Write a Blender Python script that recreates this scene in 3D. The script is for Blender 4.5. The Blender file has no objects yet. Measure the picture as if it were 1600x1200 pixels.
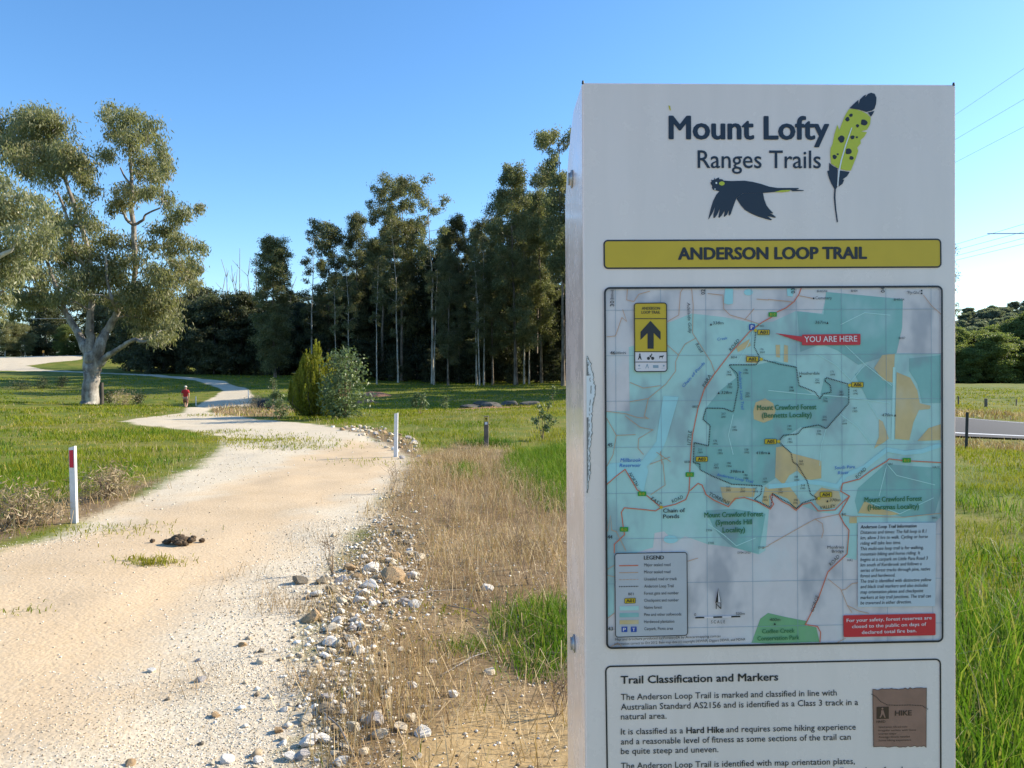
import bpy, bmesh, math, random
import numpy as np
from mathutils import Vector, Matrix
R = math.radians
C = bpy.context.scene
COL = C.collection
rng = np.random.default_rng(7)
random.seed(7)

# ------------------------------------------------------------------ camera, sky, sun, exposure
FPX, CX, CY = 1200.0, 800.0, 600.0
EYE = np.array([0.0, 0.0, 1.6])
PITCH, ROLL = math.atan2(10, 1200), 0.0055
fw = np.array([0, math.cos(PITCH), -math.sin(PITCH)])
r0 = np.array([1.0, 0, 0]); u0 = np.array([0, math.sin(PITCH), math.cos(PITCH)])
rt = math.cos(ROLL) * r0 - math.sin(ROLL) * u0
up = math.sin(ROLL) * r0 + math.cos(ROLL) * u0
cam_data = bpy.data.cameras.new("camera"); cam = bpy.data.objects.new("camera", cam_data); COL.objects.link(cam)
cam_data.sensor_width = 36; cam_data.lens = 27; cam_data.clip_start = 0.05; cam_data.clip_end = 6000
cam.matrix_world = Matrix(((rt[0], up[0], -fw[0], EYE[0]), (rt[1], up[1], -fw[1], EYE[1]), (rt[2], up[2], -fw[2], EYE[2]), (0, 0, 0, 1)))
C.camera = cam
SUN_AZ, SUN_EL = R(70), R(29)           # azimuth measured from +Y towards +X
w = bpy.data.worlds.new("World"); C.world = w; w.use_nodes = True
nt = w.node_tree; nt.nodes.clear()
sky = nt.nodes.new("ShaderNodeTexSky"); sky.sky_type = 'NISHITA'; sky.sun_disc = False
sky.sun_elevation = SUN_EL; sky.sun_rotation = SUN_AZ; sky.air_density = 1.0; sky.dust_density = 0.35; sky.ozone_density = 4.0
bg = nt.nodes.new("ShaderNodeBackground"); bg.inputs[1].default_value = 0.142
wo = nt.nodes.new("ShaderNodeOutputWorld")
hs = nt.nodes.new('ShaderNodeHueSaturation'); hs.inputs['Saturation'].default_value = 1.16; nt.links.new(sky.outputs[0], hs.inputs['Color']); nt.links.new(hs.outputs[0], bg.inputs[0]); nt.links.new(bg.outputs[0], wo.inputs[0])
sl = bpy.data.lights.new("sun", 'SUN'); sl.energy = 4.8; sl.angle = R(0.5); sl.color = (1, .90, .73)
so = bpy.data.objects.new("sun", sl); COL.objects.link(so)
sd = Vector((math.sin(SUN_AZ) * math.cos(SUN_EL), math.cos(SUN_AZ) * math.cos(SUN_EL), math.sin(SUN_EL)))
so.rotation_euler = sd.to_track_quat('Z', 'Y').to_euler(); so.location = (30, 10, 30)
C.view_settings.view_transform = 'Standard'; C.view_settings.look = 'None'; C.view_settings.gamma = 1
C.view_settings.exposure = 0.86

# ------------------------------------------------------------------ helpers
def ray(px, py): return fw + (px - CX) / FPX * rt - (py - CY) / FPX * up
def W(px, py, d): return EYE + d * ray(px, py)
def tag(o, label=None, cat=None, group=None, kind=None):
    if label: o['label'] = label
    if cat: o['category'] = cat
    if group: o['group'] = group
    if kind: o['kind'] = kind
    return o
def empty(name, loc, rz=0, scale=1):
    o = bpy.data.objects.new(name, None); COL.objects.link(o); o.location = loc; o.rotation_euler = (0, 0, rz)
    o.empty_display_size = .1; o.scale = (scale,) * 3
    return o
def link(name, me, parent=None, mats=()):
    o = bpy.data.objects.new(name, me); COL.objects.link(o)
    if parent: o.parent = parent
    for m in mats: me.materials.append(m)
    return o
def mesh_np(name, V, quads=None, tris=None, attrs=None, smooth=False, mi=None):
    me = bpy.data.meshes.new(name)
    V = np.asarray(V, np.float32); me.vertices.add(len(V)); me.vertices.foreach_set('co', V.ravel())
    idx, tot = [], []
    if quads is not None and len(quads): idx.append(np.asarray(quads, np.int32).ravel()); tot.append(np.full(len(quads), 4, np.int32))
    if tris is not None and len(tris): idx.append(np.asarray(tris, np.int32).ravel()); tot.append(np.full(len(tris), 3, np.int32))
    idx = np.concatenate(idx); tot = np.concatenate(tot)
    me.loops.add(len(idx)); me.loops.foreach_set('vertex_index', idx)
    me.polygons.add(len(tot)); st = np.zeros(len(tot), np.int32); st[1:] = np.cumsum(tot)[:-1]
    me.polygons.foreach_set('loop_start', st)
    if smooth: me.polygons.foreach_set('use_smooth', np.ones(len(tot), bool))
    if mi is not None: me.polygons.foreach_set('material_index', np.asarray(mi, np.int32))
    for k, a in (attrs or {}).items():
        at = me.attributes.new(k, 'FLOAT', 'POINT'); at.data.foreach_set('value', np.asarray(a, np.float32))
    me.update(calc_edges=True)
    return me
def bm_obj(name, bm, mat, parent=None, smooth=False, bevel=0, seg=1):
    if bevel: bmesh.ops.bevel(bm, geom=bm.edges[:], offset=bevel, segments=seg, affect='EDGES', clamp_overlap=True)
    me = bpy.data.meshes.new(name); bm.normal_update(); bm.to_mesh(me); bm.free()
    if smooth: me.polygons.foreach_set('use_smooth', np.ones(len(me.polygons), bool))
    return link(name, me, parent, mat if isinstance(mat, (list, tuple)) else [mat])
def box(bm, x0, x1, y0, y1, z0, z1):
    r = bmesh.ops.create_cube(bm, size=1)
    for v in r['verts']:
        v.co.x = x0 if v.co.x < 0 else x1; v.co.y = y0 if v.co.y < 0 else y1; v.co.z = z0 if v.co.z < 0 else z1
    return r['verts']
def hash2(i, j, s):
    h = (i * 374761393 + j * 668265263 + s * 974634777) & 0xFFFFFFFF
    h = ((h ^ (h >> 13)) * 1274126177) & 0xFFFFFFFF
    return ((h ^ (h >> 16)) & 0xFFFF) / 65535.0
def vn(x, y, sc, s=0):
    x = np.asarray(x, float) / sc; y = np.asarray(y, float) / sc
    i = np.floor(x).astype(np.int64); j = np.floor(y).astype(np.int64); fx = x - i; fy = y - j
    fx = fx * fx * (3 - 2 * fx); fy = fy * fy * (3 - 2 * fy)
    a = hash2(i, j, s); b = hash2(i + 1, j, s); c = hash2(i, j + 1, s); d = hash2(i + 1, j + 1, s)
    return (a * (1 - fx) + b * fx) * (1 - fy) + (c * (1 - fx) + d * fx) * fy
def sstep(a, b, x):
    t = np.clip((np.asarray(x, float) - a) / (b - a), 0, 1); return t * t * (3 - 2 * t)

# ------------------------------------------------------------------ materials
def nodes(name):
    m = bpy.data.materials.new(name); m.use_nodes = True
    t = m.node_tree; b = t.nodes['Principled BSDF']
    return m, t, b
def N(t, kind, **kw):
    n = t.nodes.new(kind)
    for k, v in kw.items():
        if k in ('operation', 'blend_type', 'data_type', 'attribute_name', 'noise_dimensions', 'feature', 'distance', 'clamp', 'bands_direction'): setattr(n, k, v)
        else: n.inputs[k].default_value = v
    return n
def ramp(t, fac, stops):
    r = t.nodes.new('ShaderNodeValToRGB'); e = r.color_ramp.elements
    while len(e) < len(stops): e.new(0.5)
    for q, (p, c) in zip(e, stops): q.position = p; q.color = (*c, 1) if len(c) == 3 else c
    if fac is not None: t.links.new(fac, r.inputs[0])
    return r.outputs[0]
def mixc(t, fac, a, b, mode='MIX'):
    m = t.nodes.new('ShaderNodeMix'); m.data_type = 'RGBA'; m.blend_type = mode
    for sock, v in ((m.inputs[0], fac), (m.inputs[6], a), (m.inputs[7], b)):
        if isinstance(v, bpy.types.NodeSocket): t.links.new(v, sock)
        elif isinstance(v, (int, float)): sock.default_value = v
        else: sock.default_value = (*v, 1)
    return m.outputs[2]
def mth(t, op, a, b=0.0, c=None):
    m = t.nodes.new('ShaderNodeMath'); m.operation = op
    for k, v in enumerate((a, b) if c is None else (a, b, c)):
        if isinstance(v, bpy.types.NodeSocket): t.links.new(v, m.inputs[k])
        else: m.inputs[k].default_value = v
    return m.outputs[0]
def srange(t, v, a, b):
    m = t.nodes.new('ShaderNodeMapRange'); m.interpolation_type = 'SMOOTHSTEP'
    t.links.new(v, m.inputs[0]); m.inputs[1].default_value = a; m.inputs[2].default_value = b
    return m.outputs[0]
def noise(t, vec, scale, detail=4, rough=.6):
    n = t.nodes.new('ShaderNodeTexNoise'); n.inputs['Scale'].default_value = scale; n.inputs['Detail'].default_value = detail; n.inputs['Roughness'].default_value = rough
    if vec is not None: t.links.new(vec, n.inputs['Vector'])
    return n.outputs[0]
def attr(t, name):
    a = t.nodes.new('ShaderNodeAttribute'); a.attribute_name = name; return a.outputs['Fac']
def tobj(t): return t.nodes.new('ShaderNodeTexCoord').outputs['Object']
def bump(t, b, h, strength=.5, dist=.02):
    n = t.nodes.new('ShaderNodeBump'); n.inputs['Strength'].default_value = strength; n.inputs['Distance'].default_value = dist
    t.links.new(h, n.inputs['Height']); t.links.new(n.outputs[0], b.inputs['Normal'])
def plain(name, col, rough=.6, var=.12, scale=20, metal=0, spec=.5, b_str=0):
    m, t, b = nodes(name); v = noise(t, tobj(t), scale)
    c = ramp(t, v, [(.3, [x * (1 - var) for x in col]), (.7, [min(1, x * (1 + var)) for x in col])])
    t.links.new(c, b.inputs['Base Color']); b.inputs['Roughness'].default_value = rough; b.inputs['Metallic'].default_value = metal
    b.inputs['Specular IOR Level'].default_value = spec
    if b_str: bump(t, b, v, b_str, .02)
    return m
def leafmat(name, stops, trans=.3, rough=.5, spec=.35, obj_var=.25, pos_scale=None):
    m, t, b = nodes(name)
    f = attr(t, 'rnd')
    if pos_scale:
        n = noise(t, t.nodes.new('ShaderNodeNewGeometry').outputs['Position'], pos_scale, 3)
        f = mth(t, 'ADD', mth(t, 'MULTIPLY', f, .5), mth(t, 'MULTIPLY', mth(t, 'SUBTRACT', n, .25), 1.0))
    c = ramp(t, f, stops)
    oi = t.nodes.new('ShaderNodeObjectInfo')
    hsv = t.nodes.new('ShaderNodeHueSaturation'); t.links.new(c, hsv.inputs['Color'])
    t.links.new(mth(t, 'MULTIPLY_ADD', oi.outputs['Random'], obj_var * 2, 1 - obj_var), hsv.inputs['Value'])
    c = hsv.outputs[0]
    t.links.new(c, b.inputs['Base Color']); b.inputs['Roughness'].default_value = rough; b.inputs['Specular IOR Level'].default_value = spec
    tr = t.nodes.new('ShaderNodeBsdfTranslucent'); t.links.new(mixc(t, 1.0, c, (1.15, 1.2, .7), 'MULTIPLY'), tr.inputs[0])
    mx = t.nodes.new('ShaderNodeMixShader'); mx.inputs[0].default_value = trans
    t.links.new(b.outputs[0], mx.inputs[1]); t.links.new(tr.outputs[0], mx.inputs[2])
    t.links.new(mx.outputs[0], t.nodes['Material Output'].inputs[0])
    return m
M = {}
M['gum_leaf'] = leafmat('gum_leaf', [(0, (.095, .110, .052)), (.5, (.165, .175, .085)), (.85, (.235, .225, .12)), (1, (.27, .21, .11))], .45)
M['gum_leaf_big'] = leafmat('gum_leaf_big', [(0, (.15, .165, .08)), (.5, (.24, .245, .125)), (.85, (.31, .295, .16)), (1, (.36, .28, .16))], .45, obj_var=0)
M['grey_leaf'] = leafmat('grey_leaf', [(0, (.16, .18, .09)), (.5, (.25, .26, .14)), (1, (.34, .33, .20))], .38, .4, obj_var=.05)
M['dark_leaf'] = leafmat('dark_leaf', [(0, (.048, .058, .032)), (.6, (.098, .108, .060)), (1, (.165, .165, .095))], .45)
M['round_leaf'] = leafmat('round_leaf', [(0, (.11, .145, .045)), (.6, (.20, .24, .075)), (1, (.29, .30, .12))], .5, obj_var=.2)
M['far_leaf'] = leafmat('far_leaf', [(0, (.17, .195, .13)), (1, (.27, .29, .20))], .45)
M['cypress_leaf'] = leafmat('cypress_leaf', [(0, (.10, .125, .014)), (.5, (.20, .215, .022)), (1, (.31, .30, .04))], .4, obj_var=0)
M['shrub_leaf'] = leafmat('shrub_leaf', [(0, (.08, .11, .055)), (.6, (.14, .185, .08)), (1, (.20, .25, .12))], .35, .45, .35, obj_var=.1)
M['bush_leaf'] = leafmat('bush_leaf', [(0, (.04, .055, .02)), (1, (.09, .10, .04))], .2, obj_var=.2)
M['brown_leaf'] = leafmat('brown_leaf', [(0, (.25, .18, .10)), (1, (.50, .39, .24))], .2, obj_var=.1)
M['green_grass'] = leafmat('green_grass', [(0, (.07, .13, .010)), (.28, (.15, .21, .014)), (.55, (.28, .27, .024)), (.85, (.36, .30, .07)), (1, (.44, .36, .16))], .35, .6, .08, 0, .35)
M['lush_grass'] = leafmat('lush_grass', [(0, (.06, .13, .012)), (.5, (.115, .21, .02)), (.85, (.19, .26, .035)), (1, (.32, .30, .09))], .4, .5, .1, 0)
M['dry_grass'] = leafmat('dry_grass', [(0, (.20, .12, .055)), (.4, (.40, .265, .125)), (.75, (.54, .39, .21)), (1, (.70, .56, .35))], .2, .6, .25, 0)
def barkmat(name, c0, c1, c2, scale=3.0):
    m, t, b = nodes(name); tc = tobj(t)
    mp = t.nodes.new('ShaderNodeMapping'); mp.inputs['Scale'].default_value = (1, 1, .22); t.links.new(tc, mp.inputs[0])
    n = mth(t, 'ADD', mth(t, 'MULTIPLY', noise(t, mp.outputs[0], scale, 6, .7), .6), mth(t, 'MULTIPLY', noise(t, tc, scale * .45, 4, .6), .4))
    t.links.new(ramp(t, n, [(.38, c0), (.5, c1), (.61, c2)]), b.inputs['Base Color']); b.inputs['Roughness'].default_value = .85
    bump(t, b, n, .5, .05)
    return m
M['pale_bark'] = barkmat('pale_bark', (.20, .16, .12), (.42, .38, .32), (.58, .54, .47), 2.2)
M['old_bark'] = barkmat('old_bark', (.085, .07, .058), (.23, .20, .17), (.43, .40, .35), 3.2)
M['gum_bark'] = barkmat('gum_bark', (.07, .05, .038), (.17, .13, .095), (.34, .28, .22), 2.5)
M['dark_bark'] = barkmat('dark_bark', (.03, .024, .02), (.06, .05, .04), (.11, .09, .075), 3)
M['dead_wood'] = barkmat('dead_wood', (.16, .14, .12), (.25, .22, .19), (.36, .32, .28), 4)
M['twig'] = plain('twig', (.22, .15, .09), .8)
M['white_plastic'] = plain('white_plastic', (.70, .675, .66), .5, .12, 9)
M['reflector'] = plain('reflector', (.55, .01, .05), .25, .05)
M['steel_grey'] = plain('steel_grey', (.35, .35, .36), .4, .1, metal=.8)
M['post_wood'] = barkmat('post_wood', (.10, .075, .06), (.16, .125, .10), (.25, .2, .165), 12)
M['black_paint'] = plain('black_paint', (.03, .03, .03), .6)
M['yellow_plate'] = plain('yellow_plate', (.55, .40, .05), .45, .06)
M['white_plate'] = plain('white_plate', (.7, .7, .75), .45, .06)
M['orange'] = plain('orange', (.85, .32, .03), .5, .05)
M['dung'] = plain('dung', (.10, .065, .035), .9, .5, 60, b_str=.8)
M['wire'] = plain('wire', (.30, .33, .37), .5)
M['granite'] = plain('granite', (.10, .09, .075), .9, .5, 3, b_str=.6)
M['red_soil'] = plain('red_soil', (.34, .17, .10), .95, .3, 5, b_str=.6)

def rockmat(name, a, b_, c):
    m, t, b = nodes(name); n = noise(t, tobj(t), 14, 6, .7)
    t.links.new(ramp(t, n, [(.3, a), (.5, b_), (.7, c)]), b.inputs['Base Color']); b.inputs['Roughness'].default_value = .85
    bump(t, b, n, .6, .02); return m
ROCKM = {'white': rockmat('white_stone', (.52, .46, .37), (.72, .67, .59), (.84, .81, .75)), 'cream': rockmat('cream_stone', (.44, .34, .21), (.62, .52, .37), (.76, .68, .54)),
         'ochre': rockmat('ochre_stone', (.24, .14, .06), (.40, .26, .13), (.52, .38, .22)), 'grey': rockmat('grey_stone', (.22, .19, .17), (.38, .35, .33), (.54, .51, .50)),
         'dark': rockmat('dark_stone', (.10, .08, .055), (.19, .155, .11), (.30, .26, .19))}

# ------------------------------------------------------------------ terrain
ctl = [(-4, 4, 0), (0, 0, 0), (4, 2, -.05), (3, 8, -.12), (8, 8, -.15), (-8, 8, 0), (-3, 10, 0), (-1, 15.5, 0), (-14, 14, -.1), (14, 14, -.3), (9, 16, -.28), (11, 20, -.42), (14, 20, -.5), (13, 24.5, -.48), (18, 25, -.65), (22, 25, -.75), (7, 20, -.2), (0, -30, 0), (-40, -20, .3), (40, -20, 0), (-20, 2, 0), (20, 2, 0), (0, -120, 0), (-160, -60, 3), (160, -60, 0)]
for px, py, d in [(340, 655, 29.5), (290, 643, 58), (395, 622, 66), (330, 600, 86), (150, 583, 104), (0, 577, 112), (0, 557, 130), (130, 556, 130), (-200, 552, 128), (0, 606, 78), (140, 632, 48), (0, 650, 34), (500, 650, 32), (430, 640, 42), (560, 600, 90), (480, 592, 94), (700, 600, 95), (880, 598, 100), (1100, 598, 110), (700, 640, 45), (850, 625, 55), (1300, 645, 30), (1400, 653, 30), (1497, 661.5, 30), (1600, 671, 30), (1750, 680, 30), (2000, 684, 30), (1550, 625, 55), (1550, 598, 190), (1800, 598, 190), (1250, 598, 190), (200, 565, 140), (420, 580, 130), (700, 590, 140), (-400, 560, 100), (-600, 600, 60)]:
    p = W(px, py, d); ctl.append((p[0], p[1], p[2]))
ctl = np.array(ctl); PX = ctl[:, :2] / 30.0
def _phi(r): return np.sqrt(r * r + .04)
_A = _phi(np.linalg.norm(PX[:, None] - PX[None], axis=2)); _n = len(PX)
_Pm = np.c_[np.ones(_n), PX]
_sol = np.linalg.solve(np.block([[_A, _Pm], [_Pm.T, np.zeros((3, 3))]]), np.r_[ctl[:, 2], 0, 0, 0])
def T0(x, y):
    x = np.atleast_1d(np.asarray(x, float)); y = np.atleast_1d(np.asarray(y, float)); out = np.empty(len(x))
    for s in range(0, len(x), 40000):
        a, b = x[s:s + 40000], y[s:s + 40000]
        rr = np.hypot(a, b); k = np.minimum(1, 240 / np.maximum(rr, 1e-6)); q = np.c_[a * k, b * k] / 30.0
        D = _phi(np.linalg.norm(q[:, None] - PX[None], axis=2))
        out[s:s + 40000] = D @ _sol[:_n] + _sol[_n] + q @ _sol[_n + 1:]
    return np.clip(out, -2.5, 14)
def hit(px, py, T=T0):
    d = ray(px, py); ts = np.exp(np.linspace(math.log(1.2), math.log(260), 1600)); P = EYE + ts[:, None] * d
    b = np.where(P[:, 2] < T(P[:, 0], P[:, 1]))[0]
    return P[b[0] if len(b) else -1]
def PW(pts): return np.array([hit(*p)[:2] if len(p) == 2 else W(*p)[:2] for p in pts])
def sdist(x, y, poly):
    x = np.asarray(x, float); y = np.asarray(y, float); out = np.empty(len(x)); P = np.asarray(poly); Q = np.roll(P, -1, 0)
    for s in range(0, len(x), 30000):
        a = np.c_[x[s:s + 30000], y[s:s + 30000]][:, None]; e = (Q - P)[None]; wv = a - P[None]
        t = np.clip((wv * e).sum(2) / np.maximum((e * e).sum(2), 1e-9), 0, 1)
        d = np.linalg.norm(wv - t[..., None] * e, axis=2).min(1)
        c = ((P[None, :, 1] > a[..., 1]) != (Q[None, :, 1] > a[..., 1])) & (a[..., 0] < (Q - P)[None, :, 0] * (a[..., 1] - P[None, :, 1]) / np.where(np.abs((Q - P)[None, :, 1]) < 1e-9, 1e-9, (Q - P)[None, :, 1]) + P[None, :, 0])
        out[s:s + 30000] = np.where(c.sum(1) % 2 == 1, d, -d)
    return out
track_poly = np.vstack([PW([(0, 862), (60, 845), (118, 822), (200, 792), (262, 752), (318, 728), (348, 700), (345, 684), (300, 671), (215, 664), (190, 658), (240, 650), (285, 645), (308, 634), (335, 620), (350, 611), (332, 602), (300, 594, 92), (240, 589, 98), (150, 586, 104), (60, 584, 108), (0, 582, 110), (-120, 582, 112), (-400, 575, 112), (-400, 556, 130), (-100, 556, 131), (0, 556, 131), (70, 555.5, 132), (128, 556.5, 131), (128, 563, 124), (75, 566, 120), (40, 570, 116), (90, 577, 109), (150, 580, 106), (240, 583, 102), (300, 587, 97), (350, 594, 90), (385, 605, 78), (396, 618, 67), (385, 628, 57), (345, 640, 50), (322, 650, 38), (400, 656), (490, 662), (560, 676), (612, 697), (640, 720), (622, 760), (590, 800), (540, 860), (505, 930), (492, 1000), (490, 1080), (480, 1190)]), [(-.75, 2.2), (-.5, -3), (-.5, -8), (-16, -8), (-14, 2), (-9, 4.7)]])
def track_sd(x, y): return sdist(x, y, track_poly)
RL = np.array([W(*p)[:2] for p in [(2600, 690, 30), (2250, 686, 30), (2000, 684, 30), (1750, 680, 30), (1600, 671, 30), (1497, 661.5, 30), (1400, 653, 30), (1300, 645, 30), (1220, 638, 31.5), (1160, 626, 36), (1125, 615, 46), (1110, 607, 62), (1108, 603, 85)]])
def smooth_line(P, n=90):
    t = np.linspace(0, len(P) - 1, n); o = []
    for q in t:
        i = min(int(q), len(P) - 2); f = q - i; a, b, c, d = P[max(i - 1, 0)], P[i], P[i + 1], P[min(i + 2, len(P) - 1)]
        o.append(.5 * (2 * b + (c - a) * f + (2 * a - 5 * b + 4 * c - d) * f * f + (3 * b - a - 3 * c + d) * f ** 3))
    return np.array(o)
RL = smooth_line(RL); _t = np.gradient(RL, axis=0); _t /= np.linalg.norm(_t, axis=1, keepdims=True); RNn = np.c_[_t[:, 1], -_t[:, 0]]
def road_off(x, y):
    x = np.asarray(x, float); y = np.asarray(y, float); o = np.full(len(x), 99.0)
    for s_ in range(0, len(x), 40000): o[s_:s_ + 40000] = np.sqrt(((np.c_[x[s_:s_ + 40000], y[s_:s_ + 40000]][:, None] - RL[None]) ** 2).sum(2).min(1))
    return o
def T(x, y):
    x = np.atleast_1d(np.asarray(x, float)); y = np.atleast_1d(np.asarray(y, float))
    z = T0(x, y); near = (np.hypot(x, y) < 40)
    if near.any():
        s = track_sd(x[near], y[near]); xx, yy = x[near], y[near]
        z[near] -= .07 * sstep(.2, 1.6, -s) * (1 - sstep(12, 30, yy)) * sstep(-1.6, -.4, xx + .1 * yy)
    off = .05 * (vn(x, y, 1.7, 3) - .5) + .03 * (vn(x, y, .5, 4) - .5) + .12 * (vn(x, y, 6, 5) - .5)
    return z + off * np.where(near, 1, 1.6) * sstep(4.2, 7, road_off(x, y))
def Tz(x, y): return float(T([x], [y])[0])
def ground(px, py):
    p = hit(px, py, T); return np.array([p[0], p[1], Tz(p[0], p[1])])

sand_poly = PW([(-60, 1190), (-60, 866), (110, 846), (260, 800), (420, 745), (545, 690), (610, 700), (600, 745), (500, 790), (400, 850), (330, 915), (200, 1000), (90, 1120)])
dry_poly = PW([(572, 800), (612, 738), (668, 705), (720, 690), (790, 700), (830, 740), (900, 770), (1000, 830), (1000, 1250), (700, 1290), (430, 1240), (455, 1100), (472, 980), (505, 900)])
heap_poly = PW([(520, 668), (590, 668), (650, 690), (660, 715), (640, 722), (590, 690)])
mud_poly = PW([(610, 1150), (760, 1085), (900, 1090), (1000, 1260), (640, 1290), (590, 1220)])
lverge_poly = PW([(-60, 822), (60, 796), (130, 776), (200, 762), (262, 750), (200, 792), (118, 815), (0, 850), (-60, 860)])
verge2_poly = PW([(505, 662), (640, 690), (660, 705), (650, 720), (610, 695), (560, 672), (490, 660)])
shade_soil = PW([(330, 640), (345, 632), (400, 622), (440, 625), (470, 640), (440, 652), (330, 653)])
def field_masks(x, y):
    s = track_sd(x, y)
    return dict(track=np.clip(s / 3 + .5, 0, 1), sand=np.clip(sdist(x, y, sand_poly) / 3 + .5, 0, 1), dry=np.clip(sdist(x, y, dry_poly) / 3 + .5, 0, 1),
                mud=np.clip(sdist(x, y, mud_poly) / 1.5 + .5, 0, 1),
                soil=np.clip(np.maximum(np.maximum(sdist(x, y, lverge_poly), sdist(x, y, heap_poly)), np.maximum(sdist(x, y, verge2_poly), sdist(x, y, shade_soil))) / 2 + .5, 0, 1))
az = np.r_[np.linspace(-180, -46, 50)[:-1], np.linspace(-46, 46, 500), np.linspace(46, 180, 50)[1:]]
az = R(1) * az[:-1]
rr = np.r_[.05, .6, 1.2, np.exp(np.linspace(math.log(2.2), math.log(45), 380)), np.exp(np.linspace(math.log(45), math.log(240), 130))[1:], 300, 420, 600, 900, 1400, 2500, 4500]
na, nr = len(az), len(rr)
GX = (rr[:, None] * np.sin(az)[None]).ravel(); GY = (rr[:, None] * np.cos(az)[None]).ravel(); GZ = T(GX, GY)
gi = np.arange(nr * na).reshape(nr, na)
a0 = gi[:-1]; b0 = gi[1:]
gq = np.stack([a0, np.roll(a0, -1, 1), np.roll(b0, -1, 1), b0], 2).reshape(-1, 4)[:, ::-1]
gm = field_masks(GX, GY)

def ground_material():
    m, t, b = nodes('ground'); P = tobj(t)
    big = noise(t, P, .12, 3); mid = noise(t, P, .9, 5); fine = noise(t, P, 14, 5, .7); vf = noise(t, P, 55, 3, .7)
    vor = t.nodes.new('ShaderNodeTexVoronoi'); vor.inputs['Scale'].default_value = 38; t.links.new(P, vor.inputs['Vector'])
    vor2 = t.nodes.new('ShaderNodeTexVoronoi'); vor2.inputs['Scale'].default_value = 95; t.links.new(P, vor2.inputs['Vector'])
    # meadow soil and thatch
    g = ramp(t, mth(t, 'ADD', mth(t, 'MULTIPLY', mid, .6), mth(t, 'MULTIPLY', big, .4)), [(.32, (.075, .125, .014)), (.45, (.14, .18, .022)), (.55, (.215, .21, .035)), (.7, (.30, .25, .085))])
    g = mixc(t, mth(t, 'MULTIPLY', fine, .45), g, (.05, .055, .02))
    # gravel
    gr = ramp(t, vor.outputs['Color'], [(.0, (.42, .34, .22)), (.35, (.60, .51, .37)), (.7, (.70, .62, .48)), (1, (.82, .77, .66))])
    gr2 = ramp(t, vor2.outputs['Color'], [(.0, (.40, .32, .21)), (.5, (.62, .54, .40)), (1, (.78, .71, .58))])
    gr = mixc(t, .5, gr, gr2); gr = mixc(t, .4, gr, (.58, .475, .33)); gr = mixc(t, srange(t, mid, .5, .8), gr, (.54, .44, .29))
    gr = mixc(t, mth(t, 'MULTIPLY', srange(t, fine, .58, .74), .5), gr, (.28, .22, .14))
    # sandy wheel band
    sa = ramp(t, mth(t, 'ADD', mth(t, 'MULTIPLY', mid, .55), mth(t, 'MULTIPLY', fine, .45)), [(.3, (.49, .345, .19)), (.5, (.575, .42, .255)), (.7, (.63, .485, .315))])
    sa = mixc(t, mth(t, 'MULTIPLY', srange(t, vf, .62, .72), .28), sa, (.33, .22, .12))
    fs = srange(t, mth(t, 'ADD', attr(t, 'sand'), mth(t, 'MULTIPLY', mth(t, 'SUBTRACT', mid, .5), .7)), .30, .58)
    tr = mixc(t, mth(t, 'MULTIPLY', fs, .85), gr, sa)
    # dry ground
    dr = ramp(t, mth(t, 'ADD', mth(t, 'MULTIPLY', mid, .5), mth(t, 'MULTIPLY', fine, .5)), [(.3, (.10, .065, .032)), (.5, (.22, .15, .08)), (.65, (.34, .25, .14)), (.8, (.5, .42, .29))])
    mu = ramp(t, fine, [(.3, (.30, .20, .09)), (.6, (.42, .30, .15)), (.8, (.50, .39, .22))])
    wob = mth(t, 'MULTIPLY', mth(t, 'SUBTRACT', mid, .5), .35)
    col = mixc(t, srange(t, mth(t, 'ADD', attr(t, 'dry'), wob), .42, .60), g, dr)
    col = mixc(t, srange(t, mth(t, 'ADD', attr(t, 'soil'), wob), .44, .6), col, dr)
    col = mixc(t, srange(t, mth(t, 'ADD', attr(t, 'mud'), wob), .45, .62), col, mu)
    wob2 = mth(t, 'ADD', mth(t, 'MULTIPLY', mth(t, 'SUBTRACT', mid, .5), .22), mth(t, 'MULTIPLY', mth(t, 'SUBTRACT', fine, .5), .16))
    col = mixc(t, srange(t, mth(t, 'ADD', attr(t, 'track'), wob2), .44, .56), col, tr)
    t.links.new(col, b.inputs['Base Color']); b.inputs['Roughness'].default_value = .95; b.inputs['Specular IOR Level'].default_value = .15
    h = mth(t, 'ADD', mth(t, 'MULTIPLY', vor.outputs['Distance'], -.5), mth(t, 'ADD', fine, mth(t, 'MULTIPLY', vf, .5)))
    bump(t, b, h, .35, .018)
    return m
M['ground'] = ground_material()
GV = np.c_[GX, GY, GZ]
fc = GV[gq].mean(1)
on_track = gm['track'][gq].mean(1) > .5
def sub_ground(name, sel, kind='structure'):
    q = gq[sel]; u, inv = np.unique(q, return_inverse=True)
    me = mesh_np(name, GV[u], quads=inv.reshape(-1, 4), attrs={k: v[u] for k, v in gm.items()}, smooth=True)
    return tag(link(name, me, None, [M['ground']]), kind=kind)
sub_ground('ground', ~on_track); sub_ground('gravel_track', on_track)

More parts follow.
